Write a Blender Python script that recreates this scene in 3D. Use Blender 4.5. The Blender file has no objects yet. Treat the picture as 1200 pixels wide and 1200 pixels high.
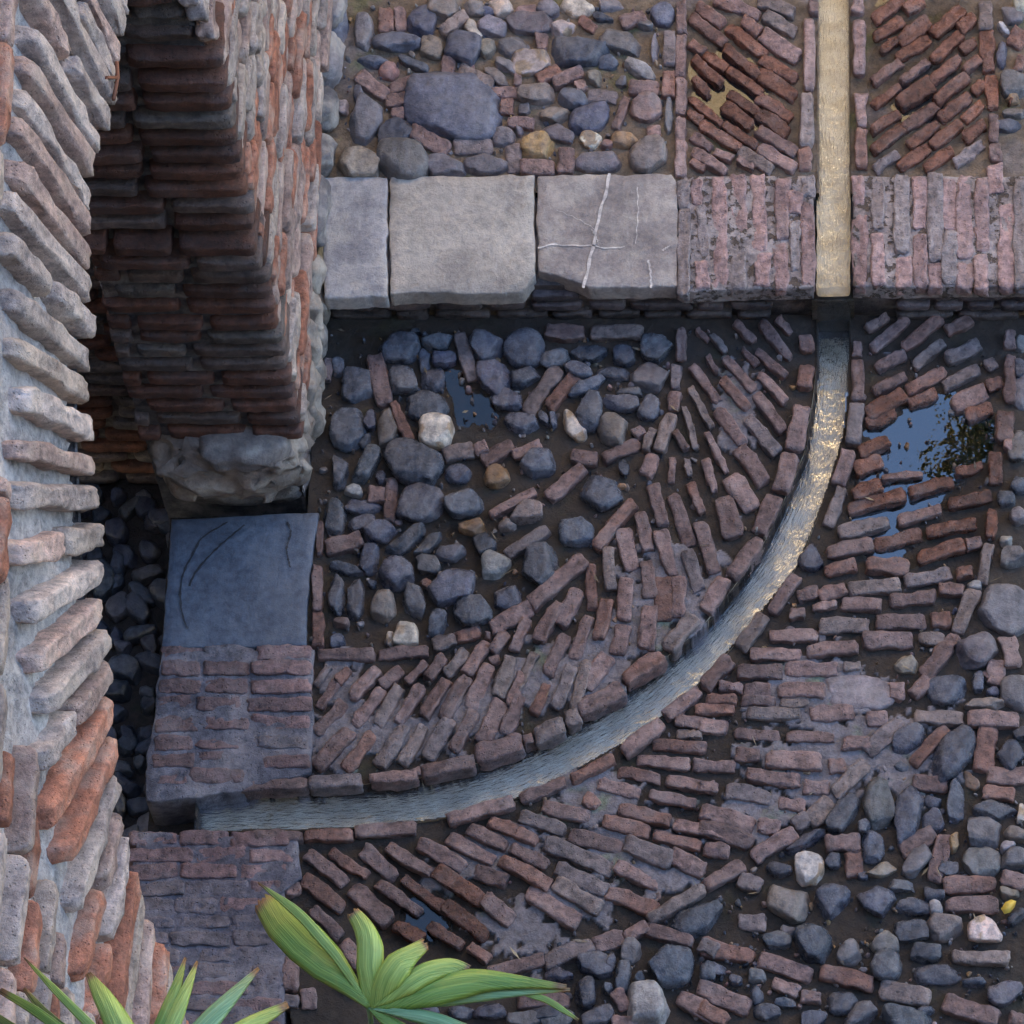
import bpy, bmesh, math, random
import numpy as np
from mathutils import Vector, Matrix
random.seed(7)
R = math.radians
C = bpy.context.scene.collection
scene = bpy.context.scene

# ------------------------------------------------------------------ camera
PITCH = R(64); FPX = 4920.0; PX, PY = 930.0, 600.0; DIST = FPX / 400.0
FW = np.array([0, math.cos(PITCH), -math.sin(PITCH)])
UP = np.array([0, math.sin(PITCH), math.cos(PITCH)])
RT = np.array([1.0, 0, 0])
CAM = -DIST * FW
cd = bpy.data.cameras.new('camera'); cam = bpy.data.objects.new('camera', cd); C.objects.link(cam)
cam.location = CAM; cam.rotation_euler = (math.pi / 2 - PITCH, 0, 0)
cd.sensor_width = 36; cd.lens = FPX / 1200 * 36; cd.shift_x = -(PX - 600) / 1200
cd.clip_start = 0.1; cd.clip_end = 500
cd.dof.use_dof = False
scene.camera = cam

# ------------------------------------------------------------------ sky and sun
SUN_EL, SUN_AZ = R(44), R(8)       # the sun stands behind the viewer; an added unseen building keeps the court in shade
w = bpy.data.worlds.new('World'); scene.world = w; w.use_nodes = True
nt = w.node_tree; nt.nodes.clear()
sky = nt.nodes.new('ShaderNodeTexSky'); sky.sky_type = 'NISHITA'; sky.sun_disc = False
sky.ozone_density = 2.2; sky.dust_density = .4; sky.sun_elevation = SUN_EL; sky.sun_rotation = math.pi - SUN_AZ
bg = nt.nodes.new('ShaderNodeBackground'); bg.inputs['Strength'].default_value = 0.15
wo = nt.nodes.new('ShaderNodeOutputWorld')
nt.links.new(sky.outputs[0], bg.inputs[0]); nt.links.new(bg.outputs[0], wo.inputs[0])
sd = bpy.data.lights.new('sun', 'SUN'); sd.energy = 5.0; sd.angle = R(0.5); sd.color = (1.0, 0.83, 0.6)
so = bpy.data.objects.new('sun', sd); C.objects.link(so)
sdir = Vector((math.sin(SUN_AZ) * math.cos(SUN_EL), -math.cos(SUN_AZ) * math.cos(SUN_EL), math.sin(SUN_EL)))
so.rotation_euler = sdir.to_track_quat('Z', 'Y').to_euler(); so.location = sdir * 30
scene.view_settings.view_transform = 'Standard'; scene.view_settings.look = 'None'
scene.view_settings.exposure = 2.62; scene.view_settings.gamma = 1
scene.render.resolution_x = scene.render.resolution_y = 1024

# ------------------------------------------------------------------ surveying helpers
HS = 0.185                                      # height of the step between the two floors
def G(u, v, z=0.0):
    u = np.asarray(u, float); v = np.asarray(v, float)
    d = FPX * FW + (u[..., None] - PX) * RT - (v[..., None] - PY) * UP
    t = (z - CAM[2]) / d[..., 2]
    return CAM + t[..., None] * d
def toimg(P):
    d = np.asarray(P, float) - CAM
    zc = d @ FW
    return PX + FPX * (d @ RT) / zc, PY - FPX * (d @ UP) / zc

def _hash(i, j, k, s):
    n = (i * 73856093) ^ (j * 19349663) ^ (k * 83492791) ^ (s * 2654435761 & 0x7fffffff)
    n = (n ^ (n >> 13)) * 1274126177 & 0x7fffffff
    n = (n ^ (n >> 16)) & 0xffff
    return n / 32767.5 - 1.0
def noise(P, f=1.0, s=0):
    P = np.asarray(P, float) * f + 1000.37
    I = np.floor(P).astype(np.int64); F = P - I; F = F * F * (3 - 2 * F)
    r = 0
    for a in (0, 1):
        for b in (0, 1):
            for c in (0, 1):
                wgt = (F[:, 0] if a else 1 - F[:, 0]) * (F[:, 1] if b else 1 - F[:, 1]) * (F[:, 2] if c else 1 - F[:, 2])
                r = r + wgt * _hash(I[:, 0] + a, I[:, 1] + b, I[:, 2] + c, s)
    return r
def noise3(P, f, s=0): return np.stack([noise(P, f, s), noise(P, f, s + 11), noise(P, f, s + 23)], 1)
def inpoly(u, v, poly):
    u = np.asarray(u, float); v = np.asarray(v, float); r = np.zeros(u.shape, bool); n = len(poly)
    for i in range(n):
        x1, y1 = poly[i]; x2, y2 = poly[(i + 1) % n]
        if y1 == y2: continue
        c = ((y1 > v) != (y2 > v)) & (u < (x2 - x1) * (v - y1) / (y2 - y1) + x1)
        r ^= c
    return r
def polydist(u, v, poly, closed=True):
    u = np.asarray(u, float); v = np.asarray(v, float); best = np.full(u.shape, 1e9); n = len(poly)
    for i in range(n if closed else n - 1):
        x1, y1 = poly[i]; x2, y2 = poly[(i + 1) % n]; dx, dy = x2 - x1, y2 - y1
        t = np.clip(((u - x1) * dx + (v - y1) * dy) / (dx * dx + dy * dy + 1e-9), 0, 1)
        best = np.minimum(best, np.hypot(u - x1 - t * dx, v - y1 - t * dy))
    return best
def smooth(x, a, b):
    t = np.clip((x - a) / (b - a), 0, 1); return t * t * (3 - 2 * t)

# ------------------------------------------------------------------ mesh building
_tmpl = {}
def cube_tmpl(n):
    if n in _tmpl: return _tmpl[n]
    idx = {}; V = []; F = []
    def vid(p):
        k = tuple(p)
        if k not in idx: idx[k] = len(V); V.append([2 * c / n - 1 for c in p])
        return idx[k]
    for ax in range(3):
        for side in (0, n):
            for i in range(n):
                for j in range(n):
                    q = []
                    for (a, b) in ((i, j), (i + 1, j), (i + 1, j + 1), (i, j + 1)):
                        p = [0, 0, 0]; p[ax] = side; p[(ax + 1) % 3] = a; p[(ax + 2) % 3] = b; q.append(vid(p))
                    if side == 0: q = q[::-1]
                    F.append(q)
    V = np.array(V, float)
    V = np.sin(V * math.pi / 4) / math.sin(math.pi / 4)       # even spacing
    _tmpl[n] = (V, np.array(F)); return _tmpl[n]
def rounded(n, p):
    V, F = cube_tmpl(n)
    return V / (np.abs(V) ** p).sum(1)[:, None] ** (1 / p), F

class MB:
    """collects vertices, faces and a colour / wetness per vertex, then links ONE mesh object"""
    def __init__(s): s.V = []; s.F = []; s.Cc = []; s.W = []; s.n = 0
    def add(s, V, F, col, wet=0.0):
        V = np.asarray(V, float); s.V.append(V); s.F += [tuple(int(i) + s.n for i in f) for f in F]
        col = np.asarray(col, float)
        s.Cc.append(np.tile(col, (len(V), 1)) if col.ndim == 1 else col)
        s.W.append(np.full(len(V), float(wet)) if np.ndim(wet) == 0 else wet); s.n += len(V)
    def build(s, name, m, parent=None, smooth_=True, origin=None):
        if not s.V: return None
        V = np.concatenate(s.V); Cc = np.concatenate(s.Cc); W = np.concatenate(s.W)
        o = np.array(origin if origin is not None else (0, 0, 0), float)
        me = bpy.data.meshes.new(name)
        me.from_pydata((V - o).tolist(), [], s.F)
        a = me.attributes.new('tint', 'FLOAT_COLOR', 'POINT'); a.data.foreach_set('color', np.c_[Cc, W].ravel())
        a = me.attributes.new('wet', 'FLOAT', 'POINT'); a.data.foreach_set('value', W)
        if smooth_: me.polygons.foreach_set('use_smooth', [True] * len(me.polygons))
        me.update()
        ob = bpy.data.objects.new(name, me); ob.location = o; me.materials.append(m); C.objects.link(ob)
        if parent is not None:
            ob.parent = parent; q = parent; wl = Vector((0, 0, 0))
            while q is not None: wl += q.location; q = q.parent
            ob.location = Vector(o) - wl
        return ob
def thing(name, label, cat, loc, group=None):
    o = bpy.data.objects.new(name, None); C.objects.link(o); o.location = loc
    o.empty_display_size = .1; o['label'] = label; o['category'] = cat
    if group: o['group'] = group
    return o
def tag(o, label, cat, group=None):
    o['label'] = label; o['category'] = cat
    if group: o['group'] = group
    return o

# ------------------------------------------------------------------ materials
def new_mat(name):
    m = bpy.data.materials.new(name); m.use_nodes = True; t = m.node_tree; t.nodes.clear()
    o = t.nodes.new('ShaderNodeOutputMaterial'); b = t.nodes.new('ShaderNodeBsdfPrincipled')
    t.links.new(b.outputs[0], o.inputs[0]); return m, t, b
def nz(t, co, scale, detail=4, rough=.6):
    n = t.nodes.new('ShaderNodeTexNoise'); n.inputs['Scale'].default_value = scale
    n.inputs['Detail'].default_value = detail; n.inputs['Roughness'].default_value = rough
    t.links.new(co, n.inputs['Vector']); return n.outputs[0]
def mth(t, op, a, b=None, c=None, clamp=False):
    n = t.nodes.new('ShaderNodeMath'); n.operation = op; n.use_clamp = clamp
    for i, x in enumerate((a, b, c)):
        if x is None: continue
        if hasattr(x, 'links'): t.links.new(x, n.inputs[i])
        else: n.inputs[i].default_value = x
    return n.outputs[0]
def mr(t, x, a, b, c, d):
    n = t.nodes.new('ShaderNodeMapRange'); n.interpolation_type = 'SMOOTHSTEP'
    t.links.new(x, n.inputs[0])
    for i, q in enumerate((a, b, c, d)): n.inputs[i + 1].default_value = q
    return n.outputs[0]
def mixc(t, fac, a, b, mode='MIX'):
    n = t.nodes.new('ShaderNodeMix'); n.data_type = 'RGBA'; n.blend_type = mode
    for s, x in ((n.inputs[0], fac), (n.inputs[6], a), (n.inputs[7], b)):
        if hasattr(x, 'links'): t.links.new(x, s)
        elif np.ndim(x) == 0: s.default_value = x
        else: s.default_value = (*x, 1) if len(x) == 3 else x
    return n.outputs[2]
def attr(t, name):
    n = t.nodes.new('ShaderNodeAttribute'); n.attribute_name = name; return n
def position(t):
    g = t.nodes.new('ShaderNodeNewGeometry'); return g.outputs['Position']
def bump(t, b, h, strength, dist, prev=None):
    n = t.nodes.new('ShaderNodeBump'); n.inputs['Strength'].default_value = strength; n.inputs['Distance'].default_value = dist
    t.links.new(h, n.inputs['Height'])
    if prev is not None: t.links.new(prev, n.inputs['Normal'])
    t.links.new(n.outputs[0], b.inputs['Normal']); return n.outputs[0]

def mat_stone(name, dust=(.33, .27, .25), dustamt=.3, rough=.62, pits=True, bstr=.8, veins=False, dirt=0, layers=False, lo=.48, hi=1.55):
    m, t, b = new_mat(name); P = position(t); a = attr(t, 'tint'); wt = attr(t, 'wet').outputs['Fac']
    big = nz(t, P, 9, 5); mid = nz(t, P, 42, 6, .7); fine = nz(t, P, 190, 6, .75)
    c = mixc(t, 1.0, a.outputs['Color'], mixc(t, mr(t, mid, .25, .75, 0, 1), (lo, lo, lo * 1.04), (hi, hi * .97, hi * .94)), 'MULTIPLY')
    c = mixc(t, mth(t, 'MULTIPLY', mr(t, big, .45, .68, 0, 1), dustamt), c, dust)
    c = mixc(t, mr(t, fine, .62, .78, 0, .45), c, tuple(x * 1.25 for x in dust))
    c = mixc(t, mr(t, fine, .36, .24, 0, .6), c, (.03, .022, .02))
    wide = nz(t, P, 4.5, 6, .7); c = mixc(t, 1.0, c, mixc(t, mr(t, wide, .34, .66, 0, 1), (.74, .72, .72), (1.22, 1.2, 1.16)), 'MULTIPLY')
    if veins:
        v = t.nodes.new('ShaderNodeTexWave'); v.inputs['Scale'].default_value = 7; v.inputs['Distortion'].default_value = 14
        v.inputs['Detail'].default_value = 3; t.links.new(P, v.inputs['Vector'])
        c = mixc(t, mr(t, v.outputs['Fac'], .0, 1, 0, .16), c, (.3, .29, .3))
        q = nz(t, P, 14, 2, .4); ql = mth(t, 'ABSOLUTE', mth(t, 'SUBTRACT', q, .5))
        c = mixc(t, mr(t, ql, .004, .0, 0, .2), c, (.5, .47, .44))
    if dirt:
        dn = nz(t, P, 30, 5, .65); c = mixc(t, mr(t, dn, .53, .57, 0, dirt), c, (.085, .058, .038))
    c = mixc(t, mth(t, 'MULTIPLY', wt, .55), c, mixc(t, 1.0, c, (.42, .36, .33), 'MULTIPLY'))
    t.links.new(c, b.inputs['Base Color'])
    r = mth(t, 'ADD', mth(t, 'MULTIPLY', mid, .3), rough - .15)
    r = mth(t, 'SUBTRACT', r, mth(t, 'MULTIPLY', wt, rough - .12), clamp=True)
    t.links.new(mth(t, 'MAXIMUM', r, .09), b.inputs['Roughness'])
    h = mth(t, 'ADD', mth(t, 'MULTIPLY', mid, 1.0), mth(t, 'MULTIPLY', fine, .45))
    if pits:
        vo = t.nodes.new('ShaderNodeTexVoronoi'); vo.inputs['Scale'].default_value = 75; t.links.new(P, vo.inputs['Vector'])
        h = mth(t, 'ADD', h, mr(t, vo.outputs['Distance'], .0, .25, -.55, 0))
    if dirt: h = mth(t, 'SUBTRACT', h, mr(t, dn, .52, .58, 0, .9))
    if layers:
        v = t.nodes.new('ShaderNodeTexWave'); v.wave_type = 'RINGS'; v.inputs['Scale'].default_value = 2.2; v.inputs['Distortion'].default_value = 5
        v.inputs['Detail'].default_value = 3; v.inputs['Detail Scale'].default_value = 2.5
        mp = t.nodes.new('ShaderNodeMapping'); mp.inputs['Location'].default_value = (1.5, .5, 0); mp.inputs['Rotation'].default_value = (0, 0, .6); mp.inputs['Scale'].default_value = (2.2, 1.1, 1)
        t.links.new(P, mp.inputs[0]); t.links.new(mp.outputs[0], v.inputs['Vector'])
        h = mth(t, 'ADD', h, mth(t, 'MULTIPLY', mth(t, 'SNAP', v.outputs['Fac'], .2), 3.4))
    bump(t, b, h, bstr, .010)
    return m
M = {}
M['brick'] = mat_stone('paving_brick', dust=(.27, .215, .205), dustamt=.45, rough=.5, bstr=.95, lo=.42, hi=1.6)
M['revealbrick'] = mat_stone('shade_toned_brick', dust=(.07, .065, .07), dustamt=.5, bstr=.9)  # dark brick with the shade under the arch put into its colour
M['wallbrick'] = mat_stone('wall_brick', dust=(.50, .42, .36), dustamt=.5, bstr=1.0)
M['cobble'] = mat_stone('river_cobble', dust=(.2, .185, .18), dustamt=.45, rough=.42, pits=False, bstr=.7, veins=True)
M['slab'] = mat_stone('stone_slab', lo=.72, hi=1.25, dust=(.46, .42, .37), dustamt=.6, rough=.6, pits=False, bstr=.85)
M['slate'] = mat_stone('slate_slab', lo=.62, hi=1.3, dust=(.12, .13, .15), dustamt=.5, rough=.5, pits=False, bstr=.5, layers=True)
M['mortar'] = mat_stone('mortar', dust=(.36, .32, .31), dustamt=.5, rough=.8, bstr=.9)
M['treadmortar'] = mat_stone('tread_mortar', dust=(.36, .32, .31), dustamt=.5, rough=.8, bstr=.9, dirt=.85)
M['vein'] = mat_stone('quartz_vein', dust=(.7, .68, .64), dustamt=.3, rough=.5, pits=False, bstr=.2)

def mat_earth():
    m, t, b = new_mat('earth_and_mortar'); P = position(t); a = attr(t, 'tint'); wt = attr(t, 'wet').outputs['Fac']
    mid = nz(t, P, 38, 6, .7); fine = nz(t, P, 170, 6, .75); grit = nz(t, P, 420, 3, .8)
    c = mixc(t, 1.0, a.outputs['Color'], mixc(t, mr(t, mid, .25, .75, 0, 1), (.55, .52, .5), (1.4, 1.35, 1.3)), 'MULTIPLY')
    c = mixc(t, mr(t, fine, .6, .75, 0, .4), c, (.25, .19, .14))
    c = mixc(t, mr(t, grit, .66, .74, 0, .7), c, (.42, .36, .3))
    c = mixc(t, mr(t, fine, .4, .26, 0, .7), c, (.015, .01, .008))
    c = mixc(t, mth(t, 'MULTIPLY', wt, .6), c, mixc(t, 1.0, c, (.4, .34, .28), 'MULTIPLY'))
    c = mixc(t, mr(t, nz(t, P, 7, 4), .56, .7, 0, .55), c, mixc(t, 1.0, c, (.75, 1.15, .5), 'MULTIPLY'))
    t.links.new(c, b.inputs['Base Color'])
    r = mth(t, 'SUBTRACT', .85, mth(t, 'MULTIPLY', wt, .74), clamp=True)
    b.inputs['IOR'].default_value = 1.65
    t.links.new(r, b.inputs['Roughness'])
    h = mth(t, 'ADD', mid, mth(t, 'ADD', mth(t, 'MULTIPLY', fine, .7), mth(t, 'MULTIPLY', grit, .22)))
    bump(t, b, h, .8, .016); return m
M['earth'] = mat_earth()

def mat_puddle(name='still_water', ior=2.1):
    m, t, b = new_mat(name); P = position(t)
    b.inputs['Base Color'].default_value = (.75, .8, .85, 1); b.inputs['Roughness'].default_value = .015
    b.inputs['Transmission Weight'].default_value = 1.0; b.inputs['IOR'].default_value = ior
    n = nz(t, P, 26, 2, .5); bump(t, b, n, .10, .004); return m
M['puddle'] = mat_puddle()
M['puddle_thin'] = mat_puddle('shallow_water', 1.5)
def mat_flow(name='flowing_water', ior=1.66):
    m, t, b = new_mat(name); uv = t.nodes.new('ShaderNodeUVMap').outputs[0]
    mp = t.nodes.new('ShaderNodeMapping'); mp.inputs['Rotation'].default_value = (0, 0, R(24)); mp.inputs['Scale'].default_value = (26, 150, 1)
    t.links.new(uv, mp.inputs[0]); mp2 = t.nodes.new('ShaderNodeMapping'); mp2.inputs['Rotation'].default_value = (0, 0, R(-31)); mp2.inputs['Scale'].default_value = (30, 190, 1)
    t.links.new(uv, mp2.inputs[0])
    n1 = nz(t, mp.outputs[0], 1, 4, .6); n2 = nz(t, mp2.outputs[0], 1, 4, .6); P = position(t)
    n3 = nz(t, P, 22, 3, .6)
    b.inputs['Base Color'].default_value = (.82, .84, .85, 1); b.inputs['Roughness'].default_value = .05
    b.inputs['Transmission Weight'].default_value = 1.0; b.inputs['IOR'].default_value = ior
    h = mth(t, 'ADD', mth(t, 'MULTIPLY', mth(t, 'ADD', n1, n2), .5), mth(t, 'MULTIPLY', n3, .6))
    bump(t, b, h, .58, .010); return m
M['flow'] = mat_flow()
M['flow_upper'] = mat_flow('flowing_water_upper', 1.46)
def mat_bed():
    m, t, b = new_mat('channel_bed'); P = position(t)
    n = nz(t, P, 16, 5); f = nz(t, P, 120, 5, .7)
    c = mixc(t, mr(t, n, .3, .7, 0, 1), (.3, .23, .13), (.56, .47, .32))
    c = mixc(t, mr(t, f, .55, .8, 0, .6), c, (.45, .42, .36)); c = mixc(t, mr(t, f, .42, .28, 0, .7), c, (.05, .05, .045))
    t.links.new(c, b.inputs['Base Color']); b.inputs['Roughness'].default_value = .35
    bump(t, b, f, .5, .01); return m
M['bed'] = mat_bed()
def mat_plain(name, c1, c2, rough=.8, scale=6, bs=.2):
    m, t, b = new_mat(name); P = position(t); n = nz(t, P, scale, 6, .65)
    t.links.new(mixc(t, n, c1, c2), b.inputs['Base Color']); b.inputs['Roughness'].default_value = rough
    bump(t, b, n, bs, .02); return m
M['plaster'] = mat_plain('ochre_plaster', (.72, .57, .36), (.80, .69, .49), .9, 2)
M['blockergrey'] = mat_plain('unseen_blocker_grey', (.13, .12, .11), (.2, .18, .16), .9, 2)
M['glass'] = mat_plain('window_glass', (.02, .025, .03), (.03, .035, .04), .1, 2, 0)
M['tile'] = mat_plain('roof_tile', (.3, .12, .07), (.42, .2, .12), .8, 5)
M['iron'] = mat_plain('rusty_iron', (.12, .04, .02), (.25, .1, .05), .8, 60)
def mat_leaf():
    m, t, b = new_mat('palm_leaf'); uv = t.nodes.new('ShaderNodeUVMap').outputs[0]; a = attr(t, 'tint')
    mp = t.nodes.new('ShaderNodeMapping'); mp.inputs['Scale'].default_value = (1.2, 26, 1); t.links.new(uv, mp.inputs[0])
    n = nz(t, mp.outputs[0], 1, 3, .6); P = position(t); n2 = nz(t, P, 18, 3)
    c = mixc(t, 1.0, a.outputs['Color'], mixc(t, mr(t, n, .3, .7, 0, 1), (.6, .7, .5), (1.6, 1.4, 1.3)), 'MULTIPLY')
    c = mixc(t, mr(t, n2, .5, .75, 0, .55), c, (.34, .36, .06)); t.links.new(c, b.inputs['Base Color'])
    b.inputs['Roughness'].default_value = .38
    b.inputs['Subsurface Weight'].default_value = 0.0
    bump(t, b, n, .5, .006); return m
M['leaf'] = mat_leaf()
M['dryleaf'] = mat_plain('dry_leaf', (.55, .35, .04), (.7, .5, .08), .5, 60)
M['stem'] = mat_plain('palm_stem', (.22, .14, .07), (.35, .25, .13), .8, 60, .5)
M['bark'] = mat_plain('bark', (.08, .06, .04), (.14, .1, .07), .9, 20, .5)

# ------------------------------------------------------------------ survey of the paving (bricks: x1,y1,x2,y2,width; stones: cx,cy,w,h,angle,kind)
# each sheet was measured in its own frame: (offset x, offset y, scale)
def bl(ox, oy, s, L): return [((a / s + ox, b / s + oy), (c / s + ox, d / s + oy), wd / s) for (a, b, c, d, wd) in L]
def sl(ox, oy, s, L): return [(q[0] / s + ox, q[1] / s + oy, q[2] / s, q[3] / s, q[4], q[5]) for q in L]
A_ = (360, 0, 2.609); B_ = (360, 340, 2.727); C_ = (760, 340, 2.727); D_ = (160, 740, 2.727); E_ = (480, 680, 3.158)
F_ = (820, 740, 2.608); G_ = (440, 940, 3.0); H_ = (780, 0, 2.857)
EDGE = bl(*H_, [(495,-5,495,40,28),(483,60,480,285,32),(475,310,472,480,38),(465,492,468,560,38),(645,-5,645,40,34),(650,60,648,240,32),(652,310,655,415,34),(655,430,655,550,40)])
EDGE += bl(*C_, [(503,140,505,190,38),(505,235,500,305,42),(490,370,465,500,50),(455,520,425,635,50),(400,655,355,770,46),(355,790,260,910,40),(245,915,180,1020,48),(145,1040,60,1140,46),
 (670,165,670,205,26),(668,220,668,345,36),(665,360,655,480,46),(640,510,610,610,44),(620,630,575,750,38),(470,910,395,1020,42),(370,1035,290,1140,42)])
EDGE += bl(*E_, [(0,715,40,700,34),(50,700,235,668,46),(245,640,415,598,56),(420,587,455,575,40),(460,570,570,530,52),(575,510,630,495,46),(635,475,785,395,52),(795,360,935,270,56),
 (150,880,375,815,42),(415,805,575,745,42),(600,730,755,655,38),(790,630,935,520,50),(950,500,1070,405,46),(1090,385,1180,285,54)])
EDGE += bl(*D_, [(330,488,540,482,34),(550,478,715,472,34),(750,465,895,455,32),(370,650,525,648,34),(535,648,690,645,34),(705,632,885,625,36)])
BR = bl(*H_, [(53,0,53,100,32),(52,115,52,245,32),(52,258,52,375,32),(50,390,50,465,32),(50,470,50,580,32),
 (105,15,190,75,30),(90,55,195,140,32),(85,135,130,170,30),(90,190,185,275,32),(95,260,145,305,30),(80,325,190,410,30),(75,370,120,400,30),(90,450,150,490,28),(95,500,195,570,32),(85,535,130,565,24),
 (165,-10,230,25,30),(180,0,315,45,34),(255,60,315,105,34),(210,90,330,175,36),(135,175,200,225,32),(195,155,310,245,38),(210,230,320,305,34),(215,310,310,375,34),(195,345,290,415,44),(120,410,240,490,36),(195,410,300,485,34),(165,500,220,525,26),(245,495,355,565,34),(240,530,290,555,26),
 (310,-5,430,35,36),(330,45,435,105,34),(325,110,440,190,44),(320,190,435,260,36),(315,245,435,315,40),(310,315,420,390,44),(310,375,410,440,40),(310,430,435,505,36),(315,490,430,560,34),
 (700,60,790,-5,36),(700,120,795,60,38),(720,165,775,125,30),(695,270,785,200,36),(695,350,785,285,38),(690,430,780,375,32),(695,500,795,420,34),(700,560,780,510,28),
 (805,30,860,-10,38),(785,135,880,65,50),(780,190,885,125,34),(790,270,880,200,36),(785,340,890,270,60),(800,425,905,350,44),(815,480,910,410,40),(785,555,880,490,34),
 (895,110,995,20,44),(895,195,990,105,40),(890,265,985,190,34),(905,335,1010,245,44),(920,395,1020,315,44),(890,480,990,410,36),(870,560,960,495,34),
 (985,90,1035,50,36),(990,165,1040,130,34),(1005,230,1050,190,32),(1030,305,1065,270,34),(1000,400,1060,345,30),(1000,460,1065,410,36),(970,545,1065,475,34),
 (1070,0,1075,95,42),(1075,105,1082,230,42),(1090,250,1095,355,42),(1100,380,1100,470,36),(1103,480,1105,530,34),(1165,150,1190,90,50),(1170,205,1200,215,44),(1150,330,1160,335,24)])
BR += bl(*C_, [(103,120,103,215,28),(90,240,85,310,32),(85,320,78,380,34),(70,390,35,505,38),(20,525,-10,590,38),
 (205,140,245,190,22),(275,95,335,160,22),(360,100,450,210,26),(410,85,450,130,24),(190,205,215,260,16),(300,185,345,235,18),(345,190,435,270,24),(155,120,190,160,18),
 (245,210,335,315,30),(355,265,440,350,28),(140,240,225,350,26),(235,285,315,370,32),(345,330,430,440,30),(135,310,200,430,22),(220,375,300,485,30),(320,405,405,510,40),(115,370,150,500,20),(85,445,120,505,24),(295,500,370,610,48),(190,455,245,570,20),(125,530,130,590,20),(75,530,75,610,20),(185,540,210,635,24),(265,590,330,695,58),(135,610,170,705,28),(15,620,45,745,38),(80,655,130,810,42),(235,660,275,780,56),(165,740,210,895,42),(35,765,75,905,42),(125,830,160,955,42),(50,915,50,1050,48),(98,915,92,1040,42),
 (715,185,830,85,30),(820,175,935,85,34),(955,130,1030,90,34),(700,120,760,80,24),(730,245,815,200,28),(850,235,940,165,30),(955,220,1060,165,38),(720,325,820,270,26),(945,300,1055,245,34),(1080,240,1110,225,35),
 (700,390,815,325,40),(830,315,945,260,34),(835,360,920,325,34),(700,425,790,385,36),(975,365,1080,315,45),(1085,305,1130,285,36),(1020,400,1095,370,40),
 (675,510,765,475,40),(660,570,745,535,40),(655,650,740,610,38),(745,597,870,580,24),(835,640,970,605,40),(985,580,1065,560,34),(645,690,815,650,38),(965,680,1090,655,42),
 (615,770,765,735,40),(800,735,935,695,40),(895,765,1045,740,40),(575,830,710,805,38),(725,810,870,780,42),(865,850,1005,805,38),(1015,810,1060,800,34),
 (565,895,660,875,36),(700,870,830,880,46),(825,930,965,900,34),(985,900,1035,895,36),(480,975,540,960,32),(545,970,630,950,34),(645,950,800,940,38),(930,950,1005,955,38),
 (450,1030,500,1025,30),(525,1010,600,1000,26),(620,1000,740,1000,44),(775,990,915,975,40),(550,1070,700,1065,38),(735,1060,880,1050,44),(905,1050,965,1045,44),
 (390,1100,535,1100,34),(690,1115,840,1115,46),(865,1110,940,1110,38),(330,1160,480,1160,34),(510,1145,665,1135,38),
 (1155,125,1155,180,30),(1155,205,1155,350,34),(1140,385,1135,480,44),(1110,515,1110,610,40),(1098,700,1095,785,30),(1085,810,1065,930,32),(1035,960,990,1085,46),(975,1100,905,1190,40),(1150,1105,1168,1200,50),(1075,840,1100,835,24)])
BR += bl(*B_, [(35,1160,210,1160,30),(228,1160,380,1150,32),(400,1130,470,1110,38),(475,1110,555,1085,40),(585,1075,715,1010,40),(715,995,880,855,48),
 (640,840,765,760,32),(590,710,725,640,30),(770,660,885,560,42),(1005,760,1040,890,44),(920,815,1045,670,34),(960,820,965,950,34),(905,880,910,1010,32),(1065,710,1090,830,38),(1085,860,1095,980,42),(1020,915,1010,1045,40),(935,1110,955,985,38),(735,1115,800,995,42),(810,1060,865,955,42),(660,1145,700,1050,32),(590,1150,635,1090,32),(990,1160,1010,1070,44),(1085,1135,1095,1010,50),
 (215,205,245,355,44),(275,360,330,480,34),(485,135,525,280,36),(765,128,878,130,40),(910,130,1065,128,42),(700,385,800,250,42),(770,370,855,265,36),(435,520,530,505,42),(532,505,575,492,34),(560,545,655,485,42),(660,525,745,490,34),(845,525,925,535,38),(950,535,1055,485,34),(1045,460,1075,440,32),(1080,505,1105,435,28),(60,820,175,790,46),(195,648,250,650,46),(272,600,262,735,36),(372,922,388,945,26),(40,735,38,840,20),(32,880,30,1015,28),(35,1025,35,1135,32),(68,215,62,280,28),(570,1100,585,1100,20)])
BR += bl(*D_, [(575,165,615,110,24),(640,160,680,115,24),(585,240,640,155,28),(685,205,770,115,38),(785,170,845,115,36),(860,160,925,95,22),(930,145,980,75,34),(990,135,1055,60,32),(1055,130,1115,30,38),(1130,95,1160,80,24),
 (575,320,665,225,34),(695,295,785,185,36),(770,295,840,175,34),(835,285,910,170,32),(915,265,990,145,36),(980,270,1050,145,38),(1065,240,1125,110,42),(1155,200,1200,80,38),
 (575,430,685,310,48),(670,435,755,325,38),(775,425,855,300,42),(850,415,920,300,38),(925,395,1000,280,46),(1015,375,1080,250,40),(1105,350,1165,220,46),
 (550,705,660,800,42),(620,700,735,780,32),(720,695,825,780,38),(800,685,940,770,36),(905,670,1045,750,38),(1060,625,1180,680,38),(995,655,1140,730,42),(535,785,655,880,44),(685,815,810,920,52),(770,800,900,890,42),(850,785,980,880,40),(960,760,1100,855,50),(1080,760,1180,800,44),(1110,850,1200,920,46),(985,870,1115,965,44),(825,930,910,980,42),(935,935,1035,1000,42),(1060,1000,1125,1045,34),(560,880,650,970,36),(660,990,720,1070,42),(600,1000,640,1050,36),
 (490,790,500,840,38),(490,1030,490,1140,42),(550,1140,550,1200,44),(495,1160,495,1200,40),(620,1100,700,1140,40),(740,1090,800,1120,40)])
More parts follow.
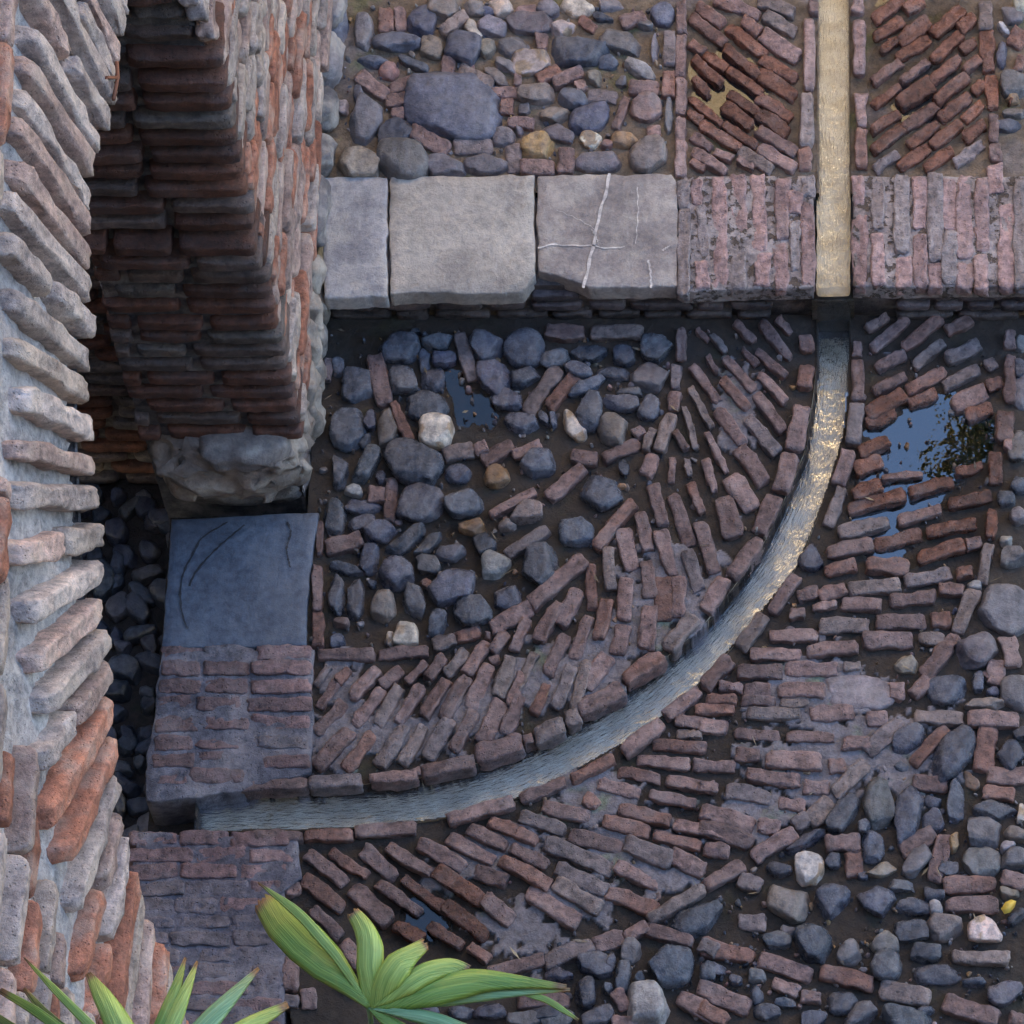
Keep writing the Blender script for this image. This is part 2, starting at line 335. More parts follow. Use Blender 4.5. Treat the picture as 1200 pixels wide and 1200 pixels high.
BR += bl(*E_, [(385,250,440,145,38),(400,400,460,270,34),(460,490,510,380,34),(510,340,575,200,38),(540,465,605,315,44),(610,285,665,135,38),(650,390,730,275,60),(765,305,815,170,48),(610,470,655,300,40),(370,460,420,340,36),(355,560,410,430,44),(870,240,880,170,54)])
BR += bl(*E_, [(990,515,1170,540,42),(905,605,1090,612,36),(845,655,1030,680,42),(1055,680,1200,690,36),(770,705,925,730,36),(955,735,1130,768,40),(700,750,850,785,38),(895,790,1055,825,36),(780,840,960,885,44),(1085,850,1200,880,40),(490,835,670,875,44),(720,885,885,925,44),(985,895,1160,935,42),(410,870,570,920,42),(600,940,780,985,46),(905,935,1075,980,40),(1060,470,1200,475,36),(645,800,700,825,40),(990,560,1080,570,30)])
BR += bl(*G_, [(480,155,600,215,44),(445,195,610,285,46),(500,40,660,105,42),(590,5,755,65,42),(405,60,565,130,42),(690,100,860,165,48),(600,140,825,230,52),(640,230,805,310,50),(630,275,790,375,50),(535,310,710,420,56),(385,330,520,430,48),(880,140,1035,200,60),(1040,180,1150,240,52),(845,220,990,290,40),(820,310,990,375,48),(800,50,960,105,42),(865,5,1030,70,44),(1055,60,1200,115,46),(980,100,1140,160,42),(215,235,370,340,46),(105,260,230,365,38),(155,135,310,225,38),(255,110,420,205,40),(320,85,455,150,38),(40,150,190,245,38),
 (395,600,590,550,46),(595,560,760,490,52),(770,500,870,470,50),(880,470,955,430,40),(965,405,1150,305,42),(955,440,1110,490,42),(1145,490,1200,520,46),(1070,680,1200,760,54),(1140,640,1200,680,46),(500,700,680,690,44),(830,770,920,775,36),(845,660,880,720,44)])
BR += bl(*F_, [(155,65,310,65,34),(330,50,485,40,36),(500,20,650,25,46),(665,20,740,15,38),(115,120,250,118,38),(265,115,415,112,38),(245,175,375,172,42),(440,105,490,105,24),
 (0,235,140,240,32),(150,245,300,248,32),(0,285,80,290,36),(340,250,465,240,40),(510,265,575,262,40),(105,310,240,318,34),(270,320,408,322,34),(437,335,525,335,38),(110,375,180,375,38),(210,385,365,395,44),(395,410,445,405,42),(0,400,135,425,34),(150,435,297,455,36),(320,470,395,475,36),(85,480,215,505,42),(0,470,45,475,32),(240,525,320,530,34),(10,540,160,590,46),(180,590,245,595,38),(0,590,160,640,42),(15,660,90,670,38),(580,180,625,180,44),
 (60,165,130,168,26),(130,205,230,210,26),(140,175,215,175,36),(20,200,110,205,26),(250,210,330,215,34),
 (750,40,790,10,32),(690,130,760,40,40),(650,190,715,130,40),(515,365,615,270,42),(415,490,505,400,44),(335,580,400,515,48),(290,590,330,560,40),(165,685,290,605,44),
 (660,255,805,265,42),(820,262,975,262,44),(650,400,755,290,34),(862,420,885,290,54),(880,435,991,440,46),(655,460,755,465,42),(870,485,960,490,44),(385,645,490,640,46),(470,672,475,748,48),(15,775,130,705,40),(120,755,185,775,44),(120,885,200,890,46),(5,960,160,990,48),(180,1000,340,1045,44),(370,1035,530,1070,48),(555,1090,700,1115,48),(750,1130,910,1180,50),(0,1085,145,1150,48),(0,1140,80,1190,44),(750,770,900,770,42),(755,830,910,830,40),(780,990,940,995,38),(925,745,991,765,44),(620,670,715,610,44),(750,625,715,755,38),(905,85,905,155,42),(945,10,965,125,48),(225,1070,300,1100,38),(310,1110,370,1115,40),(945,1180,991,1190,40)])
BR += bl(*A_, [(240,20,240,90,36),(285,20,285,90,30),(415,95,485,35,32),(155,225,240,290,42),(250,265,340,240,30),(240,310,310,290,32),(255,340,295,340,30),(430,165,432,220,34),(465,205,565,255,38),(705,240,770,205,36),(755,250,840,210,36),(830,240,840,270,30),(630,240,655,240,28),(565,280,655,280,30),(610,300,610,345,40),(615,370,690,370,28),(320,400,430,455,42),(450,445,565,440,38),(630,440,632,520,40),(655,507,750,507,36),(792,450,792,520,44),(860,290,945,292,28),(985,265,1075,265,34),(945,385,975,295,24),(960,65,1030,45,34),(830,55,880,85,26),(715,95,715,145,30),(525,405,565,405,24),(1105,95,1107,190,36),(1105,210,1105,290,34),(1040,400,1080,395,28)])
_k = []
for q in BR:                                    # drop bricks measured twice on overlapping sheets
    cx, cy = (q[0][0] + q[1][0]) / 2, (q[0][1] + q[1][1]) / 2
    if all(math.hypot(cx - c[3], cy - c[4]) > 9.5 for c in _k): _k.append((*q, cx, cy))
BR = _k
ST = sl(*A_, [(415,20,100,85,0,'t'),(510,20,70,45,0,'g'),(595,20,75,60,0,'w'),(510,88,38,75,-35,'w'),(670,30,60,40,0,'p'),(735,25,70,45,30,'g'),(822,25,98,48,0,'w'),(925,15,80,40,0,'g'),(1085,42,68,60,0,'b'),(1030,72,50,30,0,'g'),(780,82,75,46,-10,'w'),(680,70,130,60,0,'g'),(905,55,60,25,0,'d'),(565,75,80,60,0,'g'),(345,60,85,95,0,'b'),(175,95,55,105,0,'g'),(275,125,135,50,0,'b'),(385,140,70,70,0,'t'),(485,150,115,90,15,'b'),(550,150,48,55,0,'t'),(625,140,92,68,0,'g'),(610,200,75,35,30,'g'),(680,190,115,70,-5,'w'),(830,150,180,85,0,'b'),(960,120,130,72,20,'g'),(1065,145,22,80,0,'g'),(920,195,55,38,0,'b'),(1020,208,95,48,20,'l'),(205,187,95,40,0,'b'),(330,195,100,30,30,'b'),(250,215,65,46,0,'p'),(580,230,90,38,40,'t'),(878,235,45,46,0,'t'),(962,250,32,30,0,'g'),(700,282,105,60,0,'t'),(812,300,85,58,20,'b'),(755,350,80,52,0,'t'),(865,360,125,72,-15,'b'),(450,320,275,190,5,'b'),(1035,335,90,88,0,'p'),(1105,350,24,108,0,'g'),(155,285,30,55,0,'b'),(105,325,40,50,0,'l'),(180,365,95,150,0,'g'),(265,400,115,72,-30,'d'),(600,415,65,56,0,'g'),(665,335,40,34,0,'g'),(650,400,24,34,0,'g'),(770,405,115,48,15,'g'),(705,445,100,75,0,'o'),(868,430,65,50,0,'w'),(970,425,75,48,0,'o'),(915,440,34,25,0,'p'),(1050,470,120,100,0,'t'),(895,490,145,58,0,'g'),(545,497,125,62,0,'g'),(425,507,120,62,0,'g'),(298,480,145,120,0,'g'),(160,490,130,95,0,'t'),(80,60,85,130,0,'b'),(560,35,45,24,0,'b')])
ST += sl(*H_, [(1160,45,70,60,0,'g'),(1130,95,50,24,45,'l'),(1125,175,34,90,0,'b'),(1168,275,90,90,0,'g'),(1165,330,44,26,0,'o'),(1165,375,90,36,0,'g'),(1150,420,90,34,0,'b'),(1190,20,40,50,0,'w')])
ST += sl(*B_, [(295,180,120,88,0,'b'),(305,275,100,94,0,'b'),(417,162,95,42,0,'b'),(375,230,38,84,0,'b'),(438,215,75,48,0,'b'),(570,178,110,94,0,'b'),(693,185,120,108,0,'b'),(790,218,95,48,-10,'b'),(900,200,110,48,0,'d'),(1015,205,70,64,0,'d'),(1118,178,100,94,0,'b'),(865,250,80,44,20,'b'),(597,275,105,114,0,'b'),(695,272,90,58,-20,'b'),(400,285,72,76,0,'b'),(165,300,100,104,0,'b'),(97,245,40,55,0,'b'),(890,303,120,46,-18,'b'),(975,265,110,38,0,'d'),(1095,275,120,84,0,'g'),(640,345,95,64,10,'b'),(380,370,130,88,10,'b'),(1000,355,120,52,12,'b'),(1035,325,80,26,0,'d'),(1092,378,65,84,15,'b'),(905,385,75,118,15,'b'),(850,430,50,100,-35,'w'),(690,422,110,68,0,'b'),(755,405,32,54,-30,'b'),(790,415,24,54,-10,'b'),(980,440,98,98,0,'t'),(130,440,105,130,0,'b'),(200,415,38,58,0,'b'),(185,480,34,60,20,'b'),(258,432,58,128,0,'t'),(415,448,112,100,0,'w'),(340,550,172,126,20,'b'),(105,578,50,104,0,'b'),(185,555,58,124,35,'b'),(145,638,52,36,0,'l'),(237,595,36,44,0,'d'),(480,585,80,54,0,'b'),(605,590,80,72,0,'o'),(735,552,110,88,0,'b'),(1012,567,34,50,0,'d'),(940,640,130,108,-20,'b'),(90,722,64,108,0,'b'),(175,690,108,48,5,'b'),(170,742,94,44,-10,'b'),(360,680,150,108,-15,'b'),(503,670,118,88,-15,'b'),(697,710,104,68,-5,'t'),(640,750,50,38,0,'t'),(860,768,104,84,0,'b'),(530,755,84,54,-10,'o'),(232,770,100,58,0,'b'),(320,805,140,56,-35,'d'),(390,810,110,46,-45,'d'),(200,858,58,98,10,'b'),(458,835,90,56,0,'b'),(565,808,74,76,0,'d'),(385,878,80,58,0,'d'),(605,880,88,88,0,'l'),(283,905,104,94,0,'b'),(740,880,118,120,-20,'b'),(465,945,150,118,0,'b'),(90,970,54,128,0,'b'),(155,985,52,118,0,'d'),(343,990,74,108,0,'b'),(245,1005,74,94,0,'t'),(638,985,90,78,0,'b'),(525,1025,118,88,0,'b'),(412,1070,54,94,20,'b'),(312,1097,84,66,0,'w'),(267,1112,24,38,0,'w'),(97,1118,45,44,0,'b'),(110,1060,50,28,0,'t'),(205,935,28,28,0,'d'),(130,890,108,28,10,'d'),(345,128,34,22,0,'d')])
ST += sl(*C_, [(1190,325,60,110,0,'g'),(1180,495,60,90,0,'g'),(1155,495,40,40,0,'p'),(1190,620,60,50,0,'b'),(1140,670,60,44,0,'b'),(1185,720,60,50,0,'g'),(1145,795,36,34,0,'l'),(1168,850,84,58,0,'g'),(1128,1012,160,160,0,'g'),(1050,1148,125,100,-15,'g'),(1188,250,40,60,0,'b'),(1190,170,40,50,0,'g'),(1040,945,44,26,0,'l'),(520,855,76,80,-30,'d')])
ST += sl(*F_, [(485,180,210,105,0,'m'),(636,100,78,54,0,'t'),(755,170,112,92,-10,'b'),(850,150,34,64,0,'b'),(970,185,98,94,0,'g'),(870,220,112,34,0,'t'),(895,185,40,28,0,'b'),(635,335,112,78,-30,'b'),(770,370,175,100,-48,'b'),(950,375,84,84,0,'b'),(980,310,60,38,0,'b'),(618,412,50,30,0,'b'),(825,455,62,34,45,'o'),(550,515,92,160,-10,'g'),(635,560,80,165,15,'b'),(787,520,54,128,5,'b'),(710,525,50,48,0,'b'),(710,575,64,62,0,'b'),(435,555,70,125,40,'b'),(505,590,40,48,0,'b'),(525,650,68,104,0,'b'),(320,640,130,38,-30,'b'),(332,722,84,90,0,'w'),(405,700,48,48,0,'b'),(240,725,74,44,0,'d'),(555,730,90,44,-15,'t'),(660,695,58,108,40,'g'),(780,640,34,64,10,'o'),(760,720,60,54,0,'b'),(860,700,108,88,10,'g'),(905,545,130,58,5,'b'),(870,610,118,100,20,'g'),(965,695,90,58,0,'g'),(965,620,70,44,15,'t'),(935,655,54,34,-15,'l'),(272,825,122,114,0,'t'),(405,815,104,108,0,'b'),(538,820,108,82,15,'b'),(620,775,84,40,5,'b'),(710,800,64,48,0,'b'),(655,840,108,54,-5,'b'),(720,842,38,44,0,'l'),(645,912,98,64,0,'b'),(745,900,104,78,0,'t'),(872,910,98,84,0,'w'),(235,940,84,58,0,'b'),(345,945,104,112,0,'b'),(457,975,78,74,0,'g'),(570,950,84,58,0,'t'),(570,1012,88,98,0,'b'),(690,980,90,54,-5,'b'),(718,1047,150,58,-3,'b'),(840,1070,68,24,0,'b'),(935,1100,98,78,0,'b'),(40,1030,74,38,0,'b'),(110,1062,44,34,0,'b'),(175,1052,50,38,0,'g'),(173,1105,44,58,0,'b'),(205,1160,78,44,0,'b'),(265,1130,64,34,10,'b'),(435,1130,84,68,0,'b'),(490,1165,108,68,-40,'b'),(640,1180,158,78,15,'b'),(345,1182,80,58,0,'b'),(985,555,30,56,0,'w'),(965,872,68,28,-40,'d'),(945,798,60,38,0,'t'),(275,912,50,38,0,'g'),(690,1155,60,30,0,'b'),(880,130,30,30,0,'p'),(500,740,40,30,0,'b')])
ST += sl(*G_, [(770,565,130,78,20,'b'),(830,560,40,68,0,'b'),(870,610,48,108,5,'b'),(645,605,90,58,0,'b'),(735,665,74,108,0,'d'),(1035,565,155,148,0,'b'),(900,520,68,78,20,'g'),(930,620,44,38,0,'b'),(960,705,148,145,0,'l'),(815,650,34,38,0,'b'),(590,740,110,60,0,'d'),(640,755,108,64,0,'b'),(780,750,108,68,-30,'b'),(400,735,108,58,0,'b'),(300,735,98,48,0,'b'),(525,765,108,58,0,'g'),(1130,410,180,100,-25,'b'),(1170,590,58,68,0,'b'),(190,730,70,50,0,'b')])

CH_IN = [(957,372),(957,420),(955,455),(944,530),(918,590),(897,633),(866,681),(815,743),(774,774),(730,807),(676,841),(613,874),(556,896),(480,914),(422,919),(307,923),(228,930)]
CH_OUT = [(997,372),(997,420),(995,465),(990,510),(973,567),(954,619),(934,666),(899,710),(859,758),(822,801),(778,840),(729,873),(670,906),(607,936),(524,959),(470,966),(417,971),(307,974),(228,976)]
SQUARE = [(365,340),(802,340),(800,395),(796,450),(782,495),(760,550),(735,608),(700,655),(640,715),(565,748),(500,766),(365,772)]
DIAG = [(1183,340),(1184,460),(1176,560),(1166,600),(1152,680),(1136,740),(1085,795),(1050,850),(1010,890),(985,925),(935,1005),(880,1020),(770,1085),(700,1120),(640,1138),(560,1160),(545,1260),(1300,1260),(1300,340)]
PUD = [[(1059,483),(1075,475),(1101,461),(1112,466),(1127,479),(1160,501),(1167,516),(1149,542),(1121,553),(1112,560),(1105,575),(1079,582),(1090,593),(1039,613),(1013,612),(1002,604),(1024,597),(1053,633),(1046,652),(1020,654),(1017,597),(1002,564),(1028,545),(1035,523),(1017,509),(1050,494)],
       [(820,80),(850,66),(892,88),(902,115),(884,146),(862,150),(836,134),(822,108)],
       [(1030,30),(1045,-8),(1120,-8),(1110,24),(1085,44),(1050,44)],[(1052,132),(1060,100),(1085,78),(1108,86),(1118,108),(1096,138),(1068,146)],
       [(521,433),(541,441),(547,457),(573,470),(584,487),(580,494),(540,494),(536,468),(527,450)],
       [(480,1058),(510,1060),(525,1085),(505,1098),(480,1080)]]
PUDC = [[(1000,470),(1060,455),(1110,440),(1175,495),(1170,545),(1110,600),(1060,665),(1012,660),(995,620)]] + PUD[1:]
def region(u, v):
    if v < 206: return 'up_cob' if u < 794 else ('up_left' if u < 975 else ('up_right' if u < 1172 else 'up_edge'))
    ch = CH_IN + [(228, 1300), (1400, 1300), (1400, 340)]
    if inpoly(u, v, ch): return 'low_cob' if inpoly(u, v, DIAG) else 'field'
    return 'square' if inpoly(u, v, SQUARE) else 'fan'
WETS = [(865,110,80,1),(1075,90,120,1.0),(1180,130,60,.9),(1085,550,130,.9),(545,640,110,.75),(480,790,60,.2),(500,1075,85,.9),(700,460,120,.3),(420,390,90,.7),(600,365,320,.3),(540,1150,100,.4),(560,465,60,.7)]
def wetness(u, v):
    r = 0
    for (a, b, c, k) in WETS: r = np.maximum(r, k * np.exp(-((u - a) ** 2 + (v - b) ** 2) / (c * c)))
    return r
MORT = [(790,690,55,70),(745,740,60,55),(700,775,60,50),(640,800,60,45),(560,835,70,40),(480,860,80,36),(400,870,60,45),(395,800,30,50),(860,480,30,50),(612,1090,60,45),(660,1060,60,25),(600,985,60,25),(790,1030,40,20),(1020,880,110,60),(960,820,100,50),(940,900,80,50),(735,1000,60,50),(560,1010,60,30),(700,930,60,30),(520,1030,40,20),(890,950,60,30)]
def mortar_amt(u, v, P):
    r = 0
    for (a, b, c, d) in MORT: r = np.maximum(r, np.exp(-(((u - a) / c) ** 2 + ((v - b) / d) ** 2)))
    return smooth(r + .45 * noise(P, 16, 5) + .35 * noise(P, 45, 6) + .15 * noise(P, 110, 7), .47, .55)
TONE = dict(b=(.084,.095,.125), g=(.15,.14,.145), t=(.22,.185,.155), w=(.68,.6,.5), o=(.3,.19,.09), d=(.038,.046,.065), l=(.32,.31,.31), p=(.24,.15,.13), m=(.26,.24,.245))

# ------------------------------------------------------------------ the ground of both floors (earth and mortar bed)
def floor_grid(name, x0, x1, y0, y1, st, z, dark, lower):
    xs = np.arange(x0, x1, st); ys = np.arange(y0, y1, st)
    X, Y = np.meshgrid(xs, ys); nx, ny = len(xs), len(ys)
    P = np.stack([X.ravel(), Y.ravel(), np.full(X.size, z)], 1)
    u, v = toimg(P)
    h = .006 * noise(P, 9, 1) + .004 * noise(P, 28, 2) + .0025 * noise(P, 80, 3)
    mo = mortar_amt(u, v, P) if lower else smooth(noise(P, 7, 9), .35, .6) * .5
    h = h + .009 * mo
    wet = wetness(u, v)
    for poly, cs in zip(PUD, PUDC):
        ins = inpoly(u, v, poly); d = polydist(u, v, poly)
        sd_ = np.where(ins, -d, d) + 7 * noise(P, 25, 8) + 4 * noise(P, 70, 9)
        h = np.where((sd_ > 7) & (d < 90), np.maximum(h, -.0025), h)
        h = h - .014 * smooth(-sd_, -12, 8); wet = np.maximum(wet, smooth(-sd_, -22, 2))
    cv = np.zeros(len(P), bool)
    if lower:
        ch = CH_IN + CH_OUT[::-1]
        cv = inpoly(u, v, ch) & (v > 340) & (polydist(u, v, ch) > 3)
        cv |= inpoly(u, v, [(0, 500), (365, 500), (352, 700), (345, 925), (228, 927), (228, 979), (340, 979), (340, 1400), (0, 1400)])
    else:
        cv = (u > 960) & (u < 994)
    P[:, 2] += h
    P[cv, 2] -= .16
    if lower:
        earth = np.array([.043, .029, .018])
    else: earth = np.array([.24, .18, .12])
    col = earth * (1 + .35 * noise(P, 6, 12))[:, None]
    col = col * (1 - mo)[:, None] + np.array([.25, .23, .24]) * mo[:, None]
    idx = np.arange(nx * ny).reshape(ny, nx)
    F = np.stack([idx[:-1, :-1].ravel(), idx[:-1, 1:].ravel(), idx[1:, 1:].ravel(), idx[1:, :-1].ravel()], 1)
    m = MB(); m.V.append(P); m.F = F.tolist(); m.Cc.append(col); m.W.append(wet); m.n = len(P)
    o = m.build(name, M['earth']); o['kind'] = 'structure'; return o
yr = float(G(600, 340, HS)[1])                 # the riser plane
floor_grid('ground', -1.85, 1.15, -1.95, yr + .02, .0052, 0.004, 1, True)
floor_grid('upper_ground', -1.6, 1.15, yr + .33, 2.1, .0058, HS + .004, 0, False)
# the rest of the court, coarse, a hair lower
def sheet(name, x0, x1, y0, y1, z, col, m='earth'):
    b = MB(); b.add([(x0, y0, z), (x1, y0, z), (x1, y1, z), (x0, y1, z)], [(0, 1, 2, 3)], col); o = b.build(name, M[m], smooth_=False); o['kind'] = 'structure'; return o
sheet('courtyard_ground', 1.14, 12, -14, yr, -.01, (.09, .06, .04)); sheet('courtyard_ground', -1.2, 1.16, -14, -1.94, -.01, (.09, .06, .04))
sheet('upper_courtyard_ground', 1.14, 12, yr + .05, 12, HS - .006, (.2, .15, .1)); sheet('upper_courtyard_ground', -1.3, 1.16, 2.09, 12, HS - .006, (.2, .15, .1))
sheet('passage_ground', -14, -1.2, -14, 12, -.42, (.07, .05, .04))

# ------------------------------------------------------------------ stones and bricks
rng = np.random.default_rng(5)
def brick_col(u, v, w_):
    base = np.array([.255, .172, .155]) * rng.uniform(.72, 1.25); r = rng.random()
    if r < .09: base = np.array([.26, .21, .19]) * rng.uniform(.8, 1.1)
    elif r < .17: base = np.array([.21, .175, .17]) * rng.uniform(.9, 1.2)
    elif r < .36: base = np.array([.25, .14, .11]) * rng.uniform(.8, 1.15)
    if w_ > .5 and rng.random() < .7: base = np.array([.25, .115, .075]) * rng.uniform(.6, 1.1)
    return base * (1.25 if v < 206 else .92)  # upper floor lighter: drier, and its warm light put into the colour
def put_brick(mb, p1, p2, wpx, z, top=.027, depth=.06, n=8, col=None, wet=None, rough=1.0):
    p1 = np.array(p1, float); p2 = np.array(p2, float); d = p2 - p1; L = np.hypot(*d)
    if L < 2: return
    d /= L; nrm = np.array([-d[1], d[0]]); c = (p1 + p2) / 2
    zt = z + top + rng.uniform(-.005, .006)
    Pc = G(c[0], c[1], zt); a = (G(*(c + d * L / 2), zt) - G(*(c - d * L / 2), zt)) / 2; b = (G(*(c + nrm * wpx / 2), zt) - G(*(c - nrm * wpx / 2), zt)) / 2
    a *= rng.uniform(1.03, 1.11); b *= rng.uniform(1.0, 1.15) * (.84 if wetness(*c) > .7 else 1)
    V, F = rounded(n, 9.0)
    V = V.copy(); V[:, 1] *= 1.08 + .2 * noise(V * [1.7, .01, .01] + rng.uniform(0, 99), 1, 3)
    V[:, 1] += rng.uniform(-.18, .18) * V[:, 0] ** 2 + rng.uniform(-.1, .1) * V[:, 0]
    tilt = rng.uniform(-.0045, .0045, 2)
    W = V[:, :1] * a + V[:, 1:2] * b; W[:, 2] = (V[:, 2] - 1) * depth / 2 + V[:, 0] * tilt[0] + V[:, 1] * tilt[1]
    W = W + Pc
    W = W + noise3(W, 38, int(rng.integers(99))) * .0034 * rough + noise3(W, 85, 4) * .0036 * rough
    W[:, 2] -= .004 * np.clip(noise(W, 60, 9), 0, 1)
    if wet is None: wet = float(wetness(*c))
    if col is None: col = brick_col(c[0], c[1], wet)
    if np.cross(a, b)[2] < 0: F = F[:, ::-1]
    mb.add(W, F, np.asarray(col)[None] * (1 + .16 * noise(W, 50, 7))[:, None], wet)
def put_stone(mb, cx, cy, w_, h_, ang, kind, z, n=9, wet=None, hi=1.0):
    th = R(ang); d = np.array([math.cos(th), math.sin(th)]); e = np.array([-d[1], d[0]]); c = np.array([cx, cy])
    big = min(w_, h_) / 400
    rise = min(.015 + .2 * big, .038) * rng.uniform(.75, 1.2) * hi
    if kind == 'm': rise = .014
    a = (G(*(c + d * w_ / 2), z) - G(*(c - d * w_ / 2), z)) / 2; b = (G(*(c + e * h_ / 2), z) - G(*(c - e * h_ / 2), z)) / 2
    P0 = G(cx, cy + 2, z + rise * .4)
    V, F = rounded(n, rng.uniform(2.3, 3.2)); V = V.copy()
    rnd = rng.random() < .3
    for k in range(rng.integers(5, 9)):           # broken faces
        an = rng.uniform(0, 2 * math.pi); nn = np.array([math.cos(an), math.sin(an), rng.uniform(-.1, .5)]); nn /= np.linalg.norm(nn)
        lim = rng.uniform(.84, .97) if rnd else rng.uniform(.66, .92); s = V @ nn; ex = np.clip(s - lim, 0, None); V -= (ex * .88)[:, None] * nn
    V[:, 2] = np.where(V[:, 2] > .55, .55 + (V[:, 2] - .55) * rng.uniform(.25, .7), V[:, 2])
    V[:, 2] /= V[:, 2].max()
    V[:, :2] /= (np.abs(V[:, :2]).max(0) * .89)
    tl = rng.uniform(-.007, .007, 2) * (1 if kind != 'm' else .2)
    W = V[:, :1] * a + V[:, 1:2] * b
    W[:, 2] = np.where(V[:, 2] > 0, V[:, 2] * rise, V[:, 2] * .03) + V[:, 0] * tl[0] + V[:, 1] * tl[1]
    W += P0
    sd_ = int(rng.integers(1, 900))
    W += noise3(W, 22, sd_) * .0035 + noise3(W, 60, sd_ + 1) * .0024 + noise3(W, 130, sd_ + 2) * .0012
    if wet is None: wet = float(wetness(cx, cy)); wet = max(wet, (.5 if kind in 'bd' else .2) if cy > 345 else .1)
    base = np.array(TONE[kind]) * rng.uniform(.78, 1.3) * (1 + rng.uniform(-.06, .06, 3)) * (1.25 if cy < 206 and kind != 'w' else 1)  # upper cobbles raised for dryness and for the warm light up there
    col = base[None] * (1 + .25 * noise(W, 30, sd_))[:, None]
    if kind == 'w': col = np.where((noise(W, 34, sd_) > .25)[:, None], np.array([.42, .3, .18])[None], col)
    if np.cross(a, b)[2] < 0: F = F[:, ::-1]
    mb.add(W, F, col, wet); return P0
things = {}
def mk(key, name, label, cat, u, v, z): things[key] = thing(name, label, cat, G(u, v, z))
mk('up_cob', 'cobbled_paving', 'cobble and broken brick paving above the grey slabs, one very large oval stone in it', 'paving', 580, 120, HS)
mk('up_left', 'brick_paving', 'slanting brick paving above the step, left of the channel, small golden puddle in it', 'paving', 878, 110, HS)
mk('up_right', 'brick_paving', 'wet slanting brick paving above the step, right of the channel', 'paving', 1080, 110, HS)
mk('up_edge', 'cobbled_paving', 'narrow strip of wet cobbles at the top right corner beside the brick border', 'paving', 1188, 100, HS)
mk('square', 'cobbled_paving', 'square panel of dark blue cobbles below the step, framed by bricks', 'paving', 570, 560, 0)
mk('fan', 'brick_paving', 'fan of bricks set between the dark cobble square and the curved water channel', 'paving', 700, 740, 0)
mk('field', 'brick_paving', 'broad brick paving on the outer side of the curved channel, blue puddle in it', 'paving', 950, 850, 0)
mk('low_cob', 'cobbled_paving', 'cobble and brick paving in the bottom right corner with white stones and a yellow leaf', 'paving', 1050, 1000, 0)
bm_ = {}
for q in BR:
    reg = region(q[3], q[4]); z = HS if reg.startswith('up') else 0
    # brick borders of each panel run along the lines measured above
    border = False
    if reg.startswith('up'): border = abs(q[3] - 798) < 6 or (1150 < q[3] < 1172 and abs(q[0][0] - q[1][0]) < 6)
    else:
        border = bool(polydist(q[3], q[4], SQUARE[2:], False) < 11) or bool(polydist(q[3], q[4], DIAG[:-4], False) < 11)
    key = (reg, 'brick_border' if border else 'brick_infill')
    bm_.setdefault(reg, []).append((math.hypot(q[0][0] - q[1][0], q[0][1] - q[1][1]) * q[2], q, z))
for reg, L in bm_.items():                       # the hundred largest bricks of a panel are parts of their own, the rest one part
    L.sort(key=lambda e: -e[0]); rest = MB()
    for k, (a, q, z) in enumerate(L):
        b = MB() if k < 100 else rest
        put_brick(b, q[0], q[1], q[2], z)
        if k < 100: b.build('brick', M['brick'], things[reg], origin=G(q[3], q[4], z))
    o = rest.build('small_bricks', M['brick'], things[reg])
    if o: o['kind'] = 'stuff'
KL = {'w': 'white quartz cobble', 'o': 'ochre brown cobble', 'l': 'pale grey cobble', 'p': 'pinkish cobble', 't': 'tan grey cobble', 'd': 'small near black cobble', 'm': 'flat pale grey paving stone'}
for q in ST:
    reg = region(q[0], q[1]); z = HS if reg.startswith('up') else 0
    if reg in ('up_left', 'up_right'): reg = 'up_edge' if q[0] > 1000 else 'up_cob'
    if reg == 'fan' : reg = 'square'
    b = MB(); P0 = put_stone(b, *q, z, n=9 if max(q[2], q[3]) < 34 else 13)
    o = b.build('cobble', M['cobble'], things[reg], origin=P0)
    if q[5] in KL: o['label'] = KL[q[5]]
    if q[2] > 95 and q[5] == 'b': o['label'] = 'very large oval grey stone'
# little chips of stone and brick pressed into the earth
for k, (reg, u0, u1, v0, v1, n) in enumerate([('square', 372, 790, 385, 765, 330), ('up_cob', 400, 790, 0, 200, 260), ('low_cob', 640, 1200, 860, 1200, 420), ('fan', 400, 950, 380, 900, 200), ('field', 560, 1180, 400, 1120, 340)]):
    b = MB(); c = 0
    while c < n:
        u, v = rng.uniform(u0, u1), rng.uniform(v0, v1)
        if region(u, v) != reg or (v > 335 and inpoly(u, v, CH_IN + CH_OUT[::-1])) or polydist(u, v, CH_OUT, False) < 8: c += .2; continue
        s = rng.uniform(1.8, 3.5) if rng.random() < .7 else rng.uniform(3.5, 7); c += 1
        put_stone(b, u, v, s * rng.uniform(1, 1.6), s, rng.uniform(0, 180), rng.choice(list('bgtlpod')), HS if reg.startswith('up') else 0, n=4, hi=.6)
    o = b.build('grit', M['cobble'], things[reg]); o['kind'] = 'stuff'

